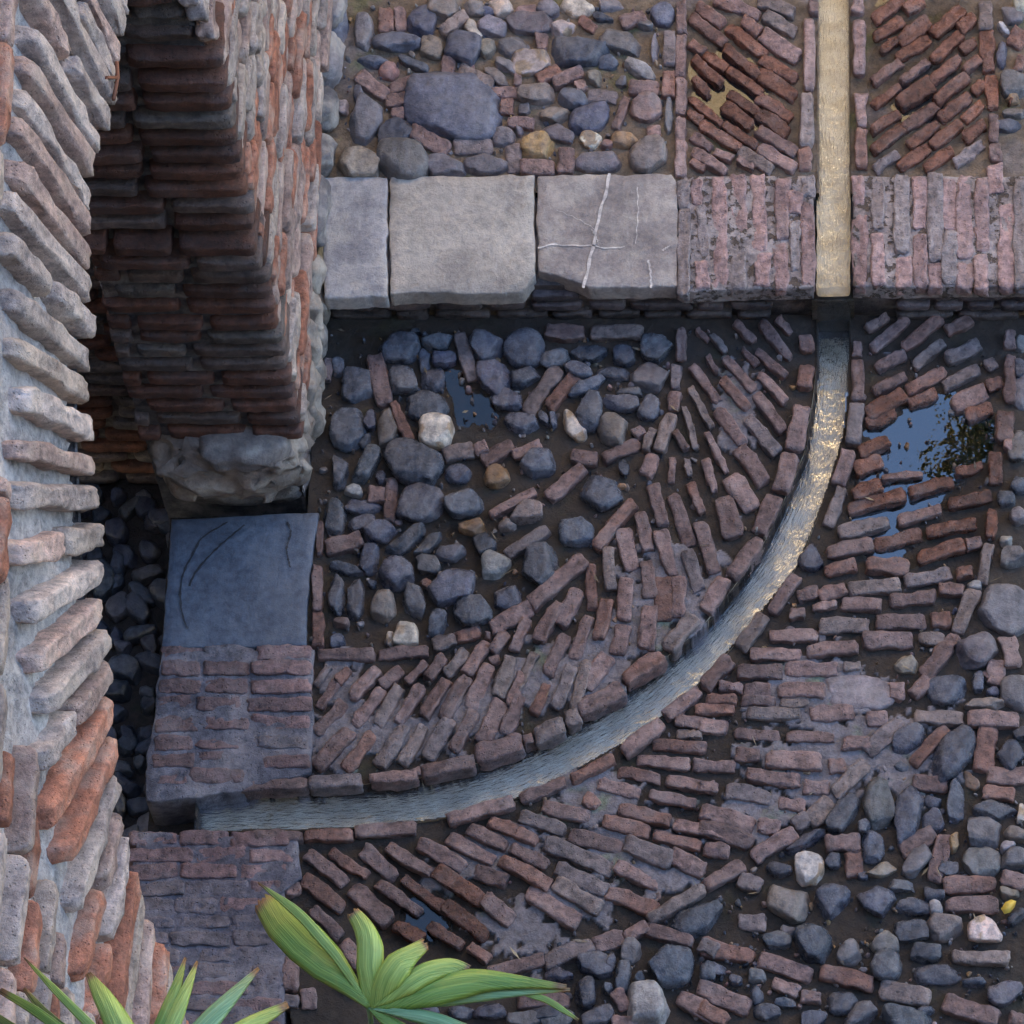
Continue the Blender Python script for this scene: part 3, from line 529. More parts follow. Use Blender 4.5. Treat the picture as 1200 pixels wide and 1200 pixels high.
b = MB()
for k in range(46):                              # straw and leaf scraps
    u, v = rng.uniform(380, 1195), rng.uniform(385, 1195)
    if v > 335 and (inpoly(u, v, CH_IN + CH_OUT[::-1]) or u < 380 + (v > 760) * 160): continue
    p = G(u, v, .030); an = rng.uniform(0, 6.28); L = rng.uniform(.008, .03); d = np.array([math.cos(an), math.sin(an), rng.uniform(-.1, .25)]) * L; s_ = np.array([-math.sin(an), math.cos(an), .3]) * (.0012 if k % 3 else .004)
    q = np.array([p - d, p - s_, p + d, p + s_ ]); q2 = q - [0, 0, .0012]
    b.add(np.r_[q, q2], [(0, 1, 2, 3), (7, 6, 5, 4), (0, 4, 5, 1), (1, 5, 6, 2), (2, 6, 7, 3), (3, 7, 4, 0)], rng.choice([.3, .2, .12]) * np.array([1.2, .9, .45]))
o = b.build('straw_litter', M['cobble'], smooth_=False); o['kind'] = 'stuff'; tag(o, 'bits of straw and leaf scraps strewn over the lower paving', 'litter')

# ------------------------------------------------------------------ water channel
ch = thing('water_channel', 'narrow channel of running water curving down through the paving, edged with bricks', 'water channel', G(930, 700, 0))
def resample(L, n):
    L = np.array(L, float); s = np.r_[0, np.cumsum(np.hypot(*np.diff(L, axis=0).T))]; t = np.linspace(0, s[-1], n)
    P = np.stack([np.interp(t, s, L[:, 0]), np.interp(t, s, L[:, 1])], 1)
    for _ in range(6): P[1:-1] = (P[:-2] + 2 * P[1:-1] + P[2:]) / 4
    return P
N = 160
I_ = resample(CH_IN, N); O_ = resample(CH_OUT, N)
def strip(Lp, Rp, prof, z, name, m, parent, jit=0.0, close=True, s0=0):
    """prof: list of (t across, dz)"""
    n = len(Lp); V = []; k = len(prof); uv = []
    Lw = G(Lp[:, 0], Lp[:, 1], z); Rw = G(Rp[:, 0], Rp[:, 1], z)
    mid = (Lw + Rw) / 2; s = np.r_[0, np.cumsum(np.linalg.norm(np.diff(mid, axis=0), axis=1))]
    for i in range(n):
        for (t_, dz) in prof:
            p = Lw[i] * (1 - t_) + Rw[i] * t_; V.append((p[0], p[1], z + dz)); uv.append((s[i] + s0, t_ * .1))
    V = np.array(V)
    if jit: V += noise3(V, 30, 2) * jit
    F = [(i * k + j, i * k + j + 1, (i + 1) * k + j + 1, (i + 1) * k + j) for i in range(n - 1) for j in range(k - 1)]
    b = MB(); b.add(V, F, (.25, .2, .14), .4); o = b.build(name, M[m], parent)
    ul = o.data.uv_layers.new(name='UVMap'); li = np.zeros(len(o.data.loops), int); o.data.loops.foreach_get('vertex_index', li)
    ul.data.foreach_set('uv', np.array(uv)[li].ravel()); return o
UT = [(0.0, .002), (.0, -.03), (.01, -.07), (.05, -.085), (.2, -.09), (.5, -.092), (.8, -.09), (.95, -.085), (.99, -.07), (1.0, -.03), (1.0, .002)]
strip(I_, O_, UT, 0.008, 'channel_bed', 'bed', ch, .004)
wtr = strip(I_, O_, [(t_, 0) for t_ in np.linspace(-.02, 1.02, 9)], -0.052, 'water', 'flow', None, .0015)
wtr['kind'] = 'structure'
UI = resample([(958, -60), (957, 337)], 60); UO = resample([(996, -60), (997, 337)], 60)
strip(UI, UO, [(t_, dz * .62) for t_, dz in UT], HS + .008, 'channel_bed', 'bed', ch, .003)
wu = strip(UI, UO, [(t_, 0) for t_ in np.linspace(-.02, 1.02, 9)], HS - 0.022, 'upper_water', 'flow_upper', None, .001, s0=3)
wu['kind'] = 'structure'
for q in EDGE:
    up = max(q[0][1], q[1][1]) < 206; b = MB()
    put_brick(b, q[0], q[1], q[2], HS if up else 0, top=.030, depth=.075, n=8, wet=.05)
    b.build('edging_brick', M['brick'], ch, origin=G((q[0][0] + q[1][0]) / 2, (q[0][1] + q[1][1]) / 2, HS if up else 0))
b = MB()
for (u0, v0, u1, v1, w_) in [(945, 425, 945, 462, 9), (944, 470, 944, 474, 10), (928, 610, 934, 596, 9), (1002, 590, 1006, 560, 10)]:
    pass
# water sheet over the riser
b = MB(); V = []; F = []
p0 = G(958, 337, HS - .022); p1 = G(997, 337, HS - .022)
for i in range(13):
    t_ = i / 12; z = (HS - .022) * (1 - t_) + (-.05) * t_; y = p0[1] - .004 - .03 * math.sqrt(t_)
    for j in range(9): V.append((p0[0] + (p1[0] - p0[0]) * j / 8, y, z))
V = np.array(V); V[:, 1] += .003 * noise(V * [60, 60, 8], 1, 2)
for i in range(12):
    for j in range(8): F.append((i * 9 + j, (i + 1) * 9 + j, (i + 1) * 9 + j + 1, i * 9 + j + 1))
b.add(V, F, (1, 1, 1)); o = b.build('falling_water', M['flow']); o.data.uv_layers.new(name='UVMap'); o['kind'] = 'structure'

# puddles
for i, (poly, nm) in enumerate(zip(PUDC, range(9))):
    z = (HS if poly[0][1] < 206 else 0) + (.001 if i in (0, 1, 2, 3) else -.001)
    c = np.mean(poly, 0); pp = [tuple(c + (np.array(p) - c) * (1.12 if i == 0 else 1.4)) for p in poly]
    V = [G(p[0], p[1], z) for p in pp]; b = MB(); b.add(V, [tuple(range(len(V)))[::-1]], (1, 1, 1)); o = b.build('puddle', M['puddle' if i == 0 else 'puddle_thin'], smooth_=False); o['kind'] = 'structure'

# ------------------------------------------------------------------ the step
def slabmesh(mb, poly, z, thick, col, jit=.003, wet=0, st=.012, relief=.004, seed=1, px=True):
    """irregular stone slab with worn edge and hollowed top"""
    W = np.array([G(p[0], p[1], z) for p in poly]) if px else np.array([(p[0], p[1], z) for p in poly])
    pts = []
    for i in range(len(W)):
        a, b = W[i], W[(i + 1) % len(W)]; n = max(1, int(np.linalg.norm(b - a) / st))
        for k in range(n): pts.append(a + (b - a) * k / n)
    pts = np.array(pts)
    if sum(pts[i][0] * pts[(i + 1) % len(pts)][1] - pts[(i + 1) % len(pts)][0] * pts[i][1] for i in range(len(pts))) < 0: pts = pts[::-1]
    c = pts.mean(0); rings = []
    out = pts - c; L = np.linalg.norm(out[:, :2], axis=1)[:, None]; od = out / L
    j = od * (noise(pts, 25, seed) * jit + noise(pts, 70, seed + 1) * jit * .5)[:, None]
    n = len(pts)
    for (ins, dz) in ((0, -thick), (0, -.008), (.0015, -.0025), (.005, -.0002)):
        q = pts + j - od * ins; q[:, 2] += dz; rings.append(q)
    K = 9
    for k in range(1, K):
        f = (1 - k / K) ; q = c + (pts + j - od * .009 - c) * f; q[:, 2] = z; rings.append(q)
    V = np.concatenate(rings + [np.array([[c[0], c[1], z]])]); tp = V[:, 2] > z - .004
    V[tp, 2] += relief * noise(V[tp], 8, seed) + relief * .5 * noise(V[tp], 24, seed + 3)
    F = []; R_ = len(rings)
    for r in range(R_ - 1):
        for i in range(n): F.append((r * n + i, r * n + (i + 1) % n, (r + 1) * n + (i + 1) % n, (r + 1) * n + i))
    for i in range(n): F.append(((R_ - 1) * n + i, (R_ - 1) * n + (i + 1) % n, R_ * n))
    cc = np.asarray(col)[None] * (1 + .14 * noise(V, 7, seed + 5) + .1 * noise(V, 22, seed + 6))[:, None]
    mb.add(V, F, cc, wet)
step = thing('stone_step', 'low step crossing the court: three grey slabs and two brick treads over a dark riser', 'step', G(790, 345, 0))
TOPZ = HS + .026
for poly, col, lb, sd_ in (([(376,207),(454,207),(454,347),(380,349)], (.42,.41,.41), 'smooth narrow blue grey slab against the arch', 3),
                      ([(457,206),(626,205),(627,322),(612,342),(560,344),(500,341),(457,345)], (.48,.44,.38), 'rough beige grey slab in the middle of the step', 14),
                      ([(629,205),(788,203),(794,214),(794,335),(690,338),(672,328),(655,322),(630,318)], (.38,.34,.31), 'smooth grey slab with white veins', 25)):
    b = MB(); slabmesh(b, poly, TOPZ, .07, col, jit=.006, relief=.004 if sd_ == 14 else .0012, seed=sd_)
    o = b.build('slab', M['slab'], step); o['label'] = lb
    if sd_ == 25: slab3 = o
b = MB()
for L, wd in (([(925,530),(912,600),(893,650),(884,705),(868,780),(845,880)], 9), ([(705,758),(735,748),(760,745),(800,752),(860,748),(930,762),(970,752)], 4), ([(1010,572),(1012,650),(1005,745)], 3), ([(1043,795),(1050,830),(1052,880)], 6), ([(1110,750),(1085,766)], 4), ([(870,700),(890,740)], 3), ([(760,640),(830,670),(880,700)], 1.5)):
    P_ = resample([(x / 2.609 + 360, y / 2.609) for x, y in L], 26); V = []; F = []
    for i, p in enumerate(P_):
        t_ = P_[min(i + 1, 25)] - P_[max(i - 1, 0)]; nn = np.array([-t_[1], t_[0]]) / np.hypot(*t_)
        ww = wd / 2.609 / 2 * (1 + .5 * math.sin(i * 1.7) * rng.random()); of = nn * .6 * math.sin(i * 1.1)
        for s_ in (-1, 1): V.append(G(*(p + of + nn * ww * s_), TOPZ + .0035))
    for i in range(25): F.append((2 * i, 2 * i + 1, 2 * i + 3, 2 * i + 2))
    b.add(V, F, (.6, .57, .53))
vn = b.build('vein', M['vein'], slab3)
def bricks_h(L, ox=780, oy=0, s=2.857): return bl(ox, oy, s, L)
TL = bricks_h([(60,600,60,690,34),(62,700,60,975,30),(105,600,105,680,30),(120,690,130,850,28),(118,870,130,960,30),(180,600,185,955,38),(245,590,245,800,42),(240,830,245,960,40),(310,590,315,830,42),(325,840,325,955,40),(390,595,390,790,38),(385,815,390,960,38),(435,640,435,710,36),(432,740,432,900,26),(478,590,478,655,34),(475,680,478,945,38)])
TR = bricks_h([(645,585,648,700,32),(650,720,650,950,36),(710,600,712,760,34),(708,780,712,945,34),(790,580,790,840,42),(795,860,800,955,42),(850,590,853,760,40),(850,790,855,950,40),(900,580,905,860,40),(905,880,910,960,38),(950,600,950,760,38),(955,780,950,940,40),(1000,590,1000,860,38),(1002,880,1000,960,38),(1060,600,1060,830,38),(1055,850,1055,960,38),(1145,680,1140,960,46),(1100,550,1105,640,40),(1190,600,1190,950,40)])
for poly, L, sd_ in (([(797,206),(954,206),(954,337),(800,341)], TL, 41), ([(1000,206),(1240,206),(1240,334),(1000,336)], TR, 52)):
    b = MB(); slabmesh(b, poly, TOPZ - .006, .07, (.31, .27, .255), jit=.005, relief=.002, seed=sd_)
    tr = b.build('brick_tread', M['treadmortar'], step)
    b = MB()
    for q in L: put_brick(b, q[0], q[1], q[2] * 1.12, TOPZ - .006, top=.008, depth=.05, n=10, col=np.array([.40, .27, .25]) * rng.uniform(.8, 1.15) if rng.random() < .75 else (.3, .26, .25), wet=0, rough=1.1)
    b.build('tread_bricks', M['brick'], tr)
b = MB()
V_, F_b = cube_tmpl(1)
xa, xb = float(G(378, 340, HS)[0]), float(G(1260, 340, HS)[0])
x_gap = (float(G(956, 338, HS)[0]), float(G(998, 338, HS)[0]))
for (a, c_) in ((xa, x_gap[0]), (x_gap[1], xb)):
    q = V_.copy(); q = q * [(c_ - a) / 2, .15, (HS + .01) / 2] + [(a + c_) / 2, yr + .028 + .15, (HS + .01) / 2 - .03]; b.add(q, F_b, (.11, .10, .10), .3)
q = V_.copy() * [(x_gap[1] - x_gap[0]) / 2, .15, .06] + [(x_gap[0] + x_gap[1]) / 2, yr + .005 + .15, .05]; b.add(q, F_b, (.13, .11, .08), .7)
q = V_.copy() * [(x_gap[1] - x_gap[0]) / 2 + .01, .02, .12] + [(x_gap[0] + x_gap[1]) / 2, yr + .002 + .02, .0]; b.add(q, F_b, (.13, .11, .08), .7)
rs = b.build('riser', M['mortar'], step, smooth_=False)
def box_brick(mb, c, hx, hy, hz, col, wet=0, n=6, p=5.5, amp=.004, Rm=None, bendx=0):
    V, F = rounded(n, p); W = V * [hx, hy, hz]
    if Rm is not None: W = W @ Rm.T
    W = W + c; s = int(rng.integers(1, 900))
    W += noise3(W, 24, s) * amp + noise3(W, 70, s + 1) * amp * .45
    mb.add(W, F, np.asarray(col)[None] * (1 + .2 * noise(W, 40, s))[:, None], wet)
for row, zc in enumerate((.118, .066, .012)):
    x = xa
    while x < xb:
        L = rng.uniform(.09, .2); 
        if not (x + L > x_gap[0] and x < x_gap[1]):
            b = MB(); box_brick(b, (x + L / 2, yr + .03 - .004 * row, zc + rng.uniform(-.004, .004)), L / 2 - .008, .022, .019, np.array([.13, .11, .12]) * rng.uniform(.6, 1.3) if row < 2 else (.09, .075, .07), .35); b.build('riser_stone', M['brick'], rs, origin=(x + L / 2, yr + .03, zc))
        x += L
# cemented ground between the slabs and the wall foot

# ------------------------------------------------------------------ the brick arch wall on the left
XW = -1.396; LZ, LK = 2.3, .22; TH = .46
def face_x(z): return XW - LK * np.maximum(0, np.asarray(z, float) - LZ)
PROF = [(.045,-.45),(.045,0),(.05,.5),(.06,1.0),(.085,1.37),(.075,1.42),(.09,1.84),(.11,2.2),(.145,2.44),(.155,2.6),(.12,2.72),(.04,2.82),(-.06,2.87),(-.17,2.90),(-.3,2.94),(-.47,2.98),(-.7,2.99),(-.86,2.97),(-1.02,2.94),(-1.21,2.9),(-1.37,2.85),(-1.54,2.79),(-1.74,2.7),(-1.9,2.62),(-2.03,2.51),(-2.13,2.4),(-2.19,2.2),(-2.21,1.9),(-2.18,1.4),(-2.16,0),(-2.16,-.45)]
Pf = np.array(PROF); s_ = np.r_[0, np.cumsum(np.hypot(*np.diff(Pf, axis=0).T))]; TT = np.arange(0, s_[-1], .01)
PP = np.stack([np.interp(TT, s_, Pf[:, 0]), np.interp(TT, s_, Pf[:, 1])], 1)
for _ in range(12): PP[1:-1] = (PP[:-2] + PP[1:-1] * 2 + PP[2:]) / 4
ANGT = [(-.2, 30), (0, 34), (.12, 20), (.3, 14), (.55, 8), (.86, 0), (1.02, -8), (1.21, -16), (1.37, -26), (1.54, -39), (1.74, -50), (1.9, -63), (2.03, -79), (2.2, -90)]
arch = thing('brick_arch_wall', 'tall weathered brick wall with a wide arched opening, standing along the left side', 'wall', (XW, .05, 0))
wallc = (.40, .39, .39)
# mortar core of the face: fine sheet with the arch opening left out
ys = np.arange(-4.2, 2.6, .014); zs = np.arange(-.45, 4.2, .014)
Yg, Zg = np.meshgrid(ys, zs); opening = [tuple(p) for p in PP]
ins = inpoly(Yg.ravel(), Zg.ravel(), opening)
dd = np.full(ins.shape, 9.)
P = np.stack([face_x(Zg.ravel()), Yg.ravel(), Zg.ravel()], 1)
P[:, 0] += -.042 + .009 * noise(P, 6, 31) + .007 * noise(P, 22, 32) + .003 * noise(P, 70, 33)
idx = np.arange(P.shape[0]).reshape(Yg.shape)
Fq = np.stack([idx[:-1, :-1].ravel(), idx[:-1, 1:].ravel(), idx[1:, 1:].ravel(), idx[1:, :-1].ravel()], 1)
ins |= (polydist(Yg.ravel(), Zg.ravel(), PROF, False) < .035) & (Zg.ravel() > .5)
Fq = Fq[~ins[Fq].any(1)]
col = np.array(wallc)[None] * (1 + .25 * noise(P, 5, 35))[:, None]
b = MB(); b.V.append(P); b.F = Fq.tolist(); b.Cc.append(col); b.W.append(np.zeros(len(P))); b.n = len(P)
# core of the reveal
n = len(PP); nx_ = 24; V = []
for i in range(n):
    fx = float(face_x(PP[i, 1])) - .02
    for j in range(nx_): V.append((fx - (fx - (XW - TH)) * j / (nx_ - 1) if j else fx - .02, PP[i, 0], PP[i, 1]))
V = np.array(V); tang = np.gradient(PP, axis=0); tang /= np.linalg.norm(tang, axis=1)[:, None]
nrm = np.stack([tang[:, 1], -tang[:, 0]], 1)       # outward into the masonry
if nrm[60, 0] < 0: nrm = -nrm
nr = np.repeat(nrm, nx_, 0); k = (.012 + .006 * noise(V, 20, 41))[:, None]
V[:, 1:] += nr * k
F = [(i * nx_ + j, i * nx_ + j + 1, (i + 1) * nx_ + j + 1, (i + 1) * nx_ + j) for i in range(n - 1) for j in range(nx_ - 1)]
b.add(V, F, (.10, .10, .11))  # dark mortar, the reveal's shade is in the colour
# back face and top so the wall is a solid
bx_ = XW - TH
P2 = np.stack([np.full(Yg.size, bx_), Yg.ravel(), Zg.ravel()], 1)[:]
st_ = 6; i2 = idx[::st_, ::st_]; ins2 = inpoly(P2[:, 1], P2[:, 2], opening)
F2 = np.stack([i2[:-1, :-1].ravel(), i2[1:, :-1].ravel(), i2[1:, 1:].ravel(), i2[:-1, 1:].ravel()], 1); F2 = F2[~ins2[F2].any(1)]
b.add(P2, F2.tolist(), wallc)
tz = float(zs[-1]); b.add([(bx_, -4.2, tz), (float(face_x(tz)), -4.2, tz), (float(face_x(tz)), 2.58, tz), (bx_, 2.58, tz)], [(0, 1, 2, 3)], wallc)
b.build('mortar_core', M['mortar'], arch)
def wall_col(bright=1.0, red=.3, ):
    r = rng.random()
    if r < red: c = np.array([.38, .16, .10])
    elif r < red + .33: c = np.array([.40, .29, .25])
    elif r < red + .5: c = np.array([.42, .35, .30])
    else: c = np.array([.40, .34, .31])
    return c * rng.uniform(.75, 1.2) * bright
def frame(ax, ay, az): return np.stack([ax, ay, az], 1)
# voussoirs: radial bricks round the arch
def voussoir(mb, pos, ang, r0, r1, xf, xl, th, col):
    a = R(ang); rad = np.array([0, math.sin(a), math.cos(a)]); tan = np.array([0, math.cos(a), -math.sin(a)])
    # the face leans back with height
    lean = -LK * rad[2]; radl = np.array([lean, rad[1], rad[2]])
    V, F = rounded(9, 12.0); V = V.copy()
    V[:, 2] *= 1 + .16 * noise(np.stack([V[:, 0] * 1.5, V[:, 0] * 0, V[:, 0] * 0], 1) + rng.uniform(0, 99), 1, 3)
    rc = (r0 + r1) / 2; hr = (r1 - r0) / 2 - .006
    c = np.array([xf - xl / 2, pos[0], pos[1]]) + radl * rc
    W = V[:, :1] * radl * hr + V[:, 1:2] * np.array([xl / 2, 0, 0]) + V[:, 2:3] * tan * th / 2 + c
    s = int(rng.integers(1, 900)); W += noise3(W, 22, s) * .006 + noise3(W, 65, s) * .0045 + noise3(W, 140, s) * .002
    cc = np.asarray(col)[None] * (1 + .2 * noise(W, 30, s))[:, None]
    mb.add(W, F[:, ::-1], cc, 0)
A0 = next(i for i in range(n) if PP[i, 1] > 2.28); A1 = max(i for i in range(n) if PP[i, 1] > 2.05)
cum = np.r_[0, np.cumsum(np.hypot(*np.diff(PP, axis=0).T))]
face = MB(); rev = MB()
s = cum[A0]; row = 0
while s < cum[A1]:
    i = int(np.searchsorted(cum, s)); p = PP[i]; ang = float(np.interp(-p[0], [a for a, _ in ANGT], [g for _, g in ANGT]))
    if i < A0 + 26: ang = 90 - (i - A0) * 2.1
    th = rng.uniform(.044, .056); ov = rng.uniform(-.026, .004); bright = 1.3
    xf = float(face_x(p[1])) + rng.uniform(-.004, .014)
    red = .06 if p[0] > -1.75 else .4
    L1 = rng.uniform(.38, .46) if rng.random() < .7 else rng.uniform(.16, .28)
    dp = .24 if p[0] < -.5 else .05
    voussoir(face, p, ang, ov, L1, xf, dp, th, wall_col(bright, red))
    L2 = rng.uniform(.16, .26)
    if L1 < .3: voussoir(face, p, ang, L1 + .012, .45, xf - .003, .24, th * .95, wall_col(bright, red))
    # two bricks behind it through the thickness, seen on the reveal
    cw = rng.uniform(.12, .2) if dp < .1 else .2
    voussoir(rev, p, ang, ov + .003, .2, xf - dp - .006, cw, th * .97, wall_col(.26, .3))  # colour cut down to carry the shade of the reveal
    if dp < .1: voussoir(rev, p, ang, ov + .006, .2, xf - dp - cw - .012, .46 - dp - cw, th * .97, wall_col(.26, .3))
    s += th + rng.uniform(.018, .030); row += 1
# wall courses
def ring_ang(i):
    return 90 - (i - A0) * 2.1 if i < A0 + 26 else float(np.interp(-PP[i][0], [a for a, _ in ANGT], [g for _, g in ANGT]))
qq = np.array([PP[i] + .47 * np.array([math.sin(R(ring_ang(i))), math.cos(R(ring_ang(i)))]) for i in range(A0, A1)])
qR = qq[PP[A0:A1, 0] > -.8]; qL = qq[PP[A0:A1, 0] <= -.8]
def course(mb, z, y0, y1, x_of, dirn=1, thk=.05, red=.35, xdepth=.14, bright=1.0):
    y = y0 - rng.uniform(0, .15)
    while y < y1:
        L = rng.uniform(.14, .29); a, c_ = max(y, y0), min(y + L, y1); y += L + rng.uniform(.008, .02)
        if c_ - a < .03 or rng.random() < .035: continue
        xf = x_of(z) + rng.uniform(-.010, .012)
        Vn = (a + c_) / 2; tl = rng.uniform(-.004, .004)
        box_brick(mb, (xf - xdepth / 2, Vn, z + tl), xdepth / 2, (c_ - a) / 2, thk / 2 * rng.uniform(.85, 1.1), wall_col(bright, red), n=8, p=12, amp=.006)
z = -.02
fx_ = lambda z: float(face_x(z))
def yopen(z):       # edges of the opening at height z (right jamb, left jamb)
    r = PP[(np.abs(PP[:, 1] - z) < .02)]
    return (r[:, 0].max(), r[:, 0].min()) if len(r) else None
z = .40
while z < 4.1:
    yo = yopen(z)
    # above the ring the courses run right across
    if z < 2.28:
        course(face, z, yo[0] + .022 + rng.uniform(-.012, .008), 2.5, fx_)
        if z > .5: course(face, z, -4.0, yo[1], fx_)
    else:
        # stop at the outer end of the ring
        rR = qR[np.abs(qR[:, 1] - z) < .03]; rL = qL[np.abs(qL[:, 1] - z) < .03]
        if z > max(qR[:, 1].max(), qL[:, 1].max()): course(face, z, -4.0, 2.5, fx_, bright=1.1)
        else:
            course(face, z, rR[:, 0].max() if len(rR) else (.58 if z < 2.9 else -.8), 2.5, fx_)
            course(face, z, -4.0, rL[:, 0].min() if len(rL) else (-2.66 if z < 2.9 else -.8), fx_, bright=1.1)
    z += .05 + rng.uniform(.026, .036)
face.build('face_bricks', M['wallbrick'], arch)
# jamb bricks on the reveal, shade put into their colour, horizontal courses through the thickness
z = .415
while z < 2.3:
    yo = yopen(z)[0]; x1 = fx_(z) + rng.uniform(-.004, .008); x0 = XW - TH - .01; th = rng.uniform(.042, .052)
    x = x1; first = True
    while x > x0 + .04:
        L = min(rng.uniform(.14, .27) , x - x0)
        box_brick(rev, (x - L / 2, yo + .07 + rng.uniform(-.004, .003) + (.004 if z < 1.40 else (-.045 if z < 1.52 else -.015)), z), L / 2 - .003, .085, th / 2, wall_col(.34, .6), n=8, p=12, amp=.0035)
        x -= L + .012; first = False
    z += th + rng.uniform(.028, .036)
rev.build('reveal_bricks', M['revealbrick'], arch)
b = MB()
box_brick(b, (XW - TH / 2 + .005, .13, .25), TH / 2 - .012, .17, .15, (.30, .255, .215), n=18, p=3.6, amp=.026)
box_brick(b, (XW - TH / 2 + .06, .11, .375), TH / 2 - .10, .15, .05, (.26, .23, .21), n=12, p=4, amp=.012)
box_brick(b, (XW - TH / 2 - .01, .20, .06), TH / 2 - .02, .17, .12, (.16, .15, .15), n=12, p=5, amp=.012)
b.build('base_stone', M['slab'], arch)
b = MB()                                        # rubble course at the foot of the wall on the upper floor
y = .75
while y < 2.3:
    L = rng.uniform(.12, .3)
    box_brick(b, (XW - .035, y + L / 2, HS + .05 + rng.uniform(-.01, .02)), .05 + rng.uniform(0, .02), L / 2 - .01, .06, np.array(TONE['g']) * rng.uniform(.9, 2), n=8, p=3.4, amp=.012); y += L
y = .2
while y < .66:
    L = rng.uniform(.1, .2); box_brick(b, (XW - .03, y + L / 2, .28), .045, L / 2 - .01, .07, np.array([.3, .26, .22]) * rng.uniform(.8, 1.2), n=8, p=3.4, amp=.012)
    box_brick(b, (XW - .03, y + L / 2, .10), .04, L / 2 - .01, .09, np.array([.24, .21, .18]) * rng.uniform(.8, 1.2), n=8, p=3.4, amp=.012); y += L
b.build('rubble_footing', M['slab'], arch)
# rusty bracket in the arch ring
def tube(mb, pts, r, col, k=6):
    pts = [np.array(p, float) for p in pts]; V = []; F = []
    for i, p in enumerate(pts):
        t_ = pts[min(i + 1, len(pts) - 1)] - pts[max(i - 1, 0)]; t_ /= np.linalg.norm(t_)
        a = np.cross(t_, [.3, .2, 1]); a /= np.linalg.norm(a); c_ = np.cross(t_, a); rr = r[i] if np.ndim(r) else r
        for j in range(k): V.append(p + rr * (a * math.cos(2 * math.pi * j / k) + c_ * math.sin(2 * math.pi * j / k)))
    for i in range(len(pts) - 1):
        for j in range(k): F.append((i * k + j, i * k + (j + 1) % k, (i + 1) * k + (j + 1) % k, (i + 1) * k + j))
    F.append(tuple(range(k))[::-1]); F.append(tuple(range((len(pts) - 1) * k, len(pts) * k)))
    mb.add(V, F, col)
b = MB(); x_ = float(face_x(2.97)) + .02
def fpt(u, v, off=.02):
    d = FPX * FW + (u - PX) * RT - (v - PY) * UP; t_ = (XW + off - CAM[0] - LK * (CAM[2] - LZ)) / (d[0] + LK * d[2]); return CAM + t_ * d
tube(b, [fpt(116, 90, -.03), fpt(124, 91), fpt(139, 91)], .004, (.2, .08, .04)); tube(b, [fpt(137, 72), fpt(138, 91), fpt(133, 117)], .0045, (.2, .08, .04))
tag(b.build('iron_bracket', M['iron']), 'small rusty iron bracket sticking out of the arch edge at the upper left', 'bracket')

# ------------------------------------------------------------------ threshold under the arch
b = MB(); slabmesh(b, [(201,608),(374,600),(362,678),(359,757),(189,760),(195,680)], .03, .3, (.10,.125,.165), jit=.003, relief=.002, seed=61)
tag(b.build('threshold_slab', M['slate']), 'smooth blue grey slate slab on the ground under the arch, fine curved cracks in it', 'slab')
def crack(mb, L, wd, ox, oy, s, z):
    P_ = resample([(x / s + ox, y / s + oy) for x, y in L], 30); V = []; F = []
    for i, p in enumerate(P_):
        t_ = P_[min(i + 1, 29)] - P_[max(i - 1, 0)]; nn = np.array([-t_[1], t_[0]]) / np.hypot(*t_); ww = wd / s / 2 * (.5 + rng.random())
        for q in (-1, 1): V.append(G(*(p + nn * (ww * q + math.sin(i * 1.9) * .3)), z))
    for i in range(29): F.append((2 * i, 2 * i + 1, 2 * i + 3, 2 * i + 2))
    mb.add(V, F, (.03, .03, .035))
sl_o = bpy.data.objects['threshold_slab']; b = MB()
crack(b, [(560,815),(500,850),(460,870),(440,930),(405,980),(390,1060),(400,1150),(420,1190)], 7, 80, 340, 3, .0335)
crack(b, [(620,825),(540,890),(480,950),(440,1000),(425,1040)], 6, 80, 340, 3, .0335)
crack(b, [(770,815),(785,850),(765,910),(780,975)], 6, 80, 340, 3, .0335)
b.build('crack', M['slate'], sl_o)
t1 = thing('brick_threshold', 'worn brick threshold between the slate slab and the channel outlet, mortar smeared over it', 'threshold', G(270, 850, 0))
b = MB(); slabmesh(b, [(189,763),(368,761),(364,905),(300,922),(240,934),(172,938),(170,905),(182,820)], .030, .3, (.14,.14,.165), jit=.007, relief=.002, seed=71); b.build('mortar_bed', M['mortar'], t1)
b = MB()
for r_, yy in enumerate((68, 112, 172, 230, 292, 352, 412, 462)):
    x0 = 85 - yy * .1; cuts = [x0, x0 + rng.uniform(120, 150), x0 + rng.uniform(290, 340), 562 - yy * .01]
    for i in range(3):
        if r_ == 7 and i == 2: continue
        put_brick(b, ((cuts[i] + 8) / 2.727 + 160, (yy + rng.uniform(-3, 3)) / 2.727 + 740), ((cuts[i + 1] - 10) / 2.727 + 160, (yy + rng.uniform(-4, 4)) / 2.727 + 740), 40 / 2.727, .030, top=.003 + .003 * (i == 2), depth=.05, n=9, col=np.array([.24, .155, .15] if rng.random() < .8 else [.19, .18, .2]) * rng.uniform(.75, 1.15) * (1 if i == 2 else .8), wet=.1)
b.build('bricks', M['brick'], t1)
t2 = thing('brick_threshold', 'worn brick threshold below the channel outlet, partly behind the palm leaves', 'threshold', G(260, 1060, 0))
b = MB(); slabmesh(b, [(162,975),(350,978),(352,1030),(334,1040),(332,1260),(120,1260),(140,1100)], .028, .3, (.13,.125,.15), jit=.006, relief=.002, seed=81); b.build('mortar_bed', M['mortar'], t2)
b = MB()
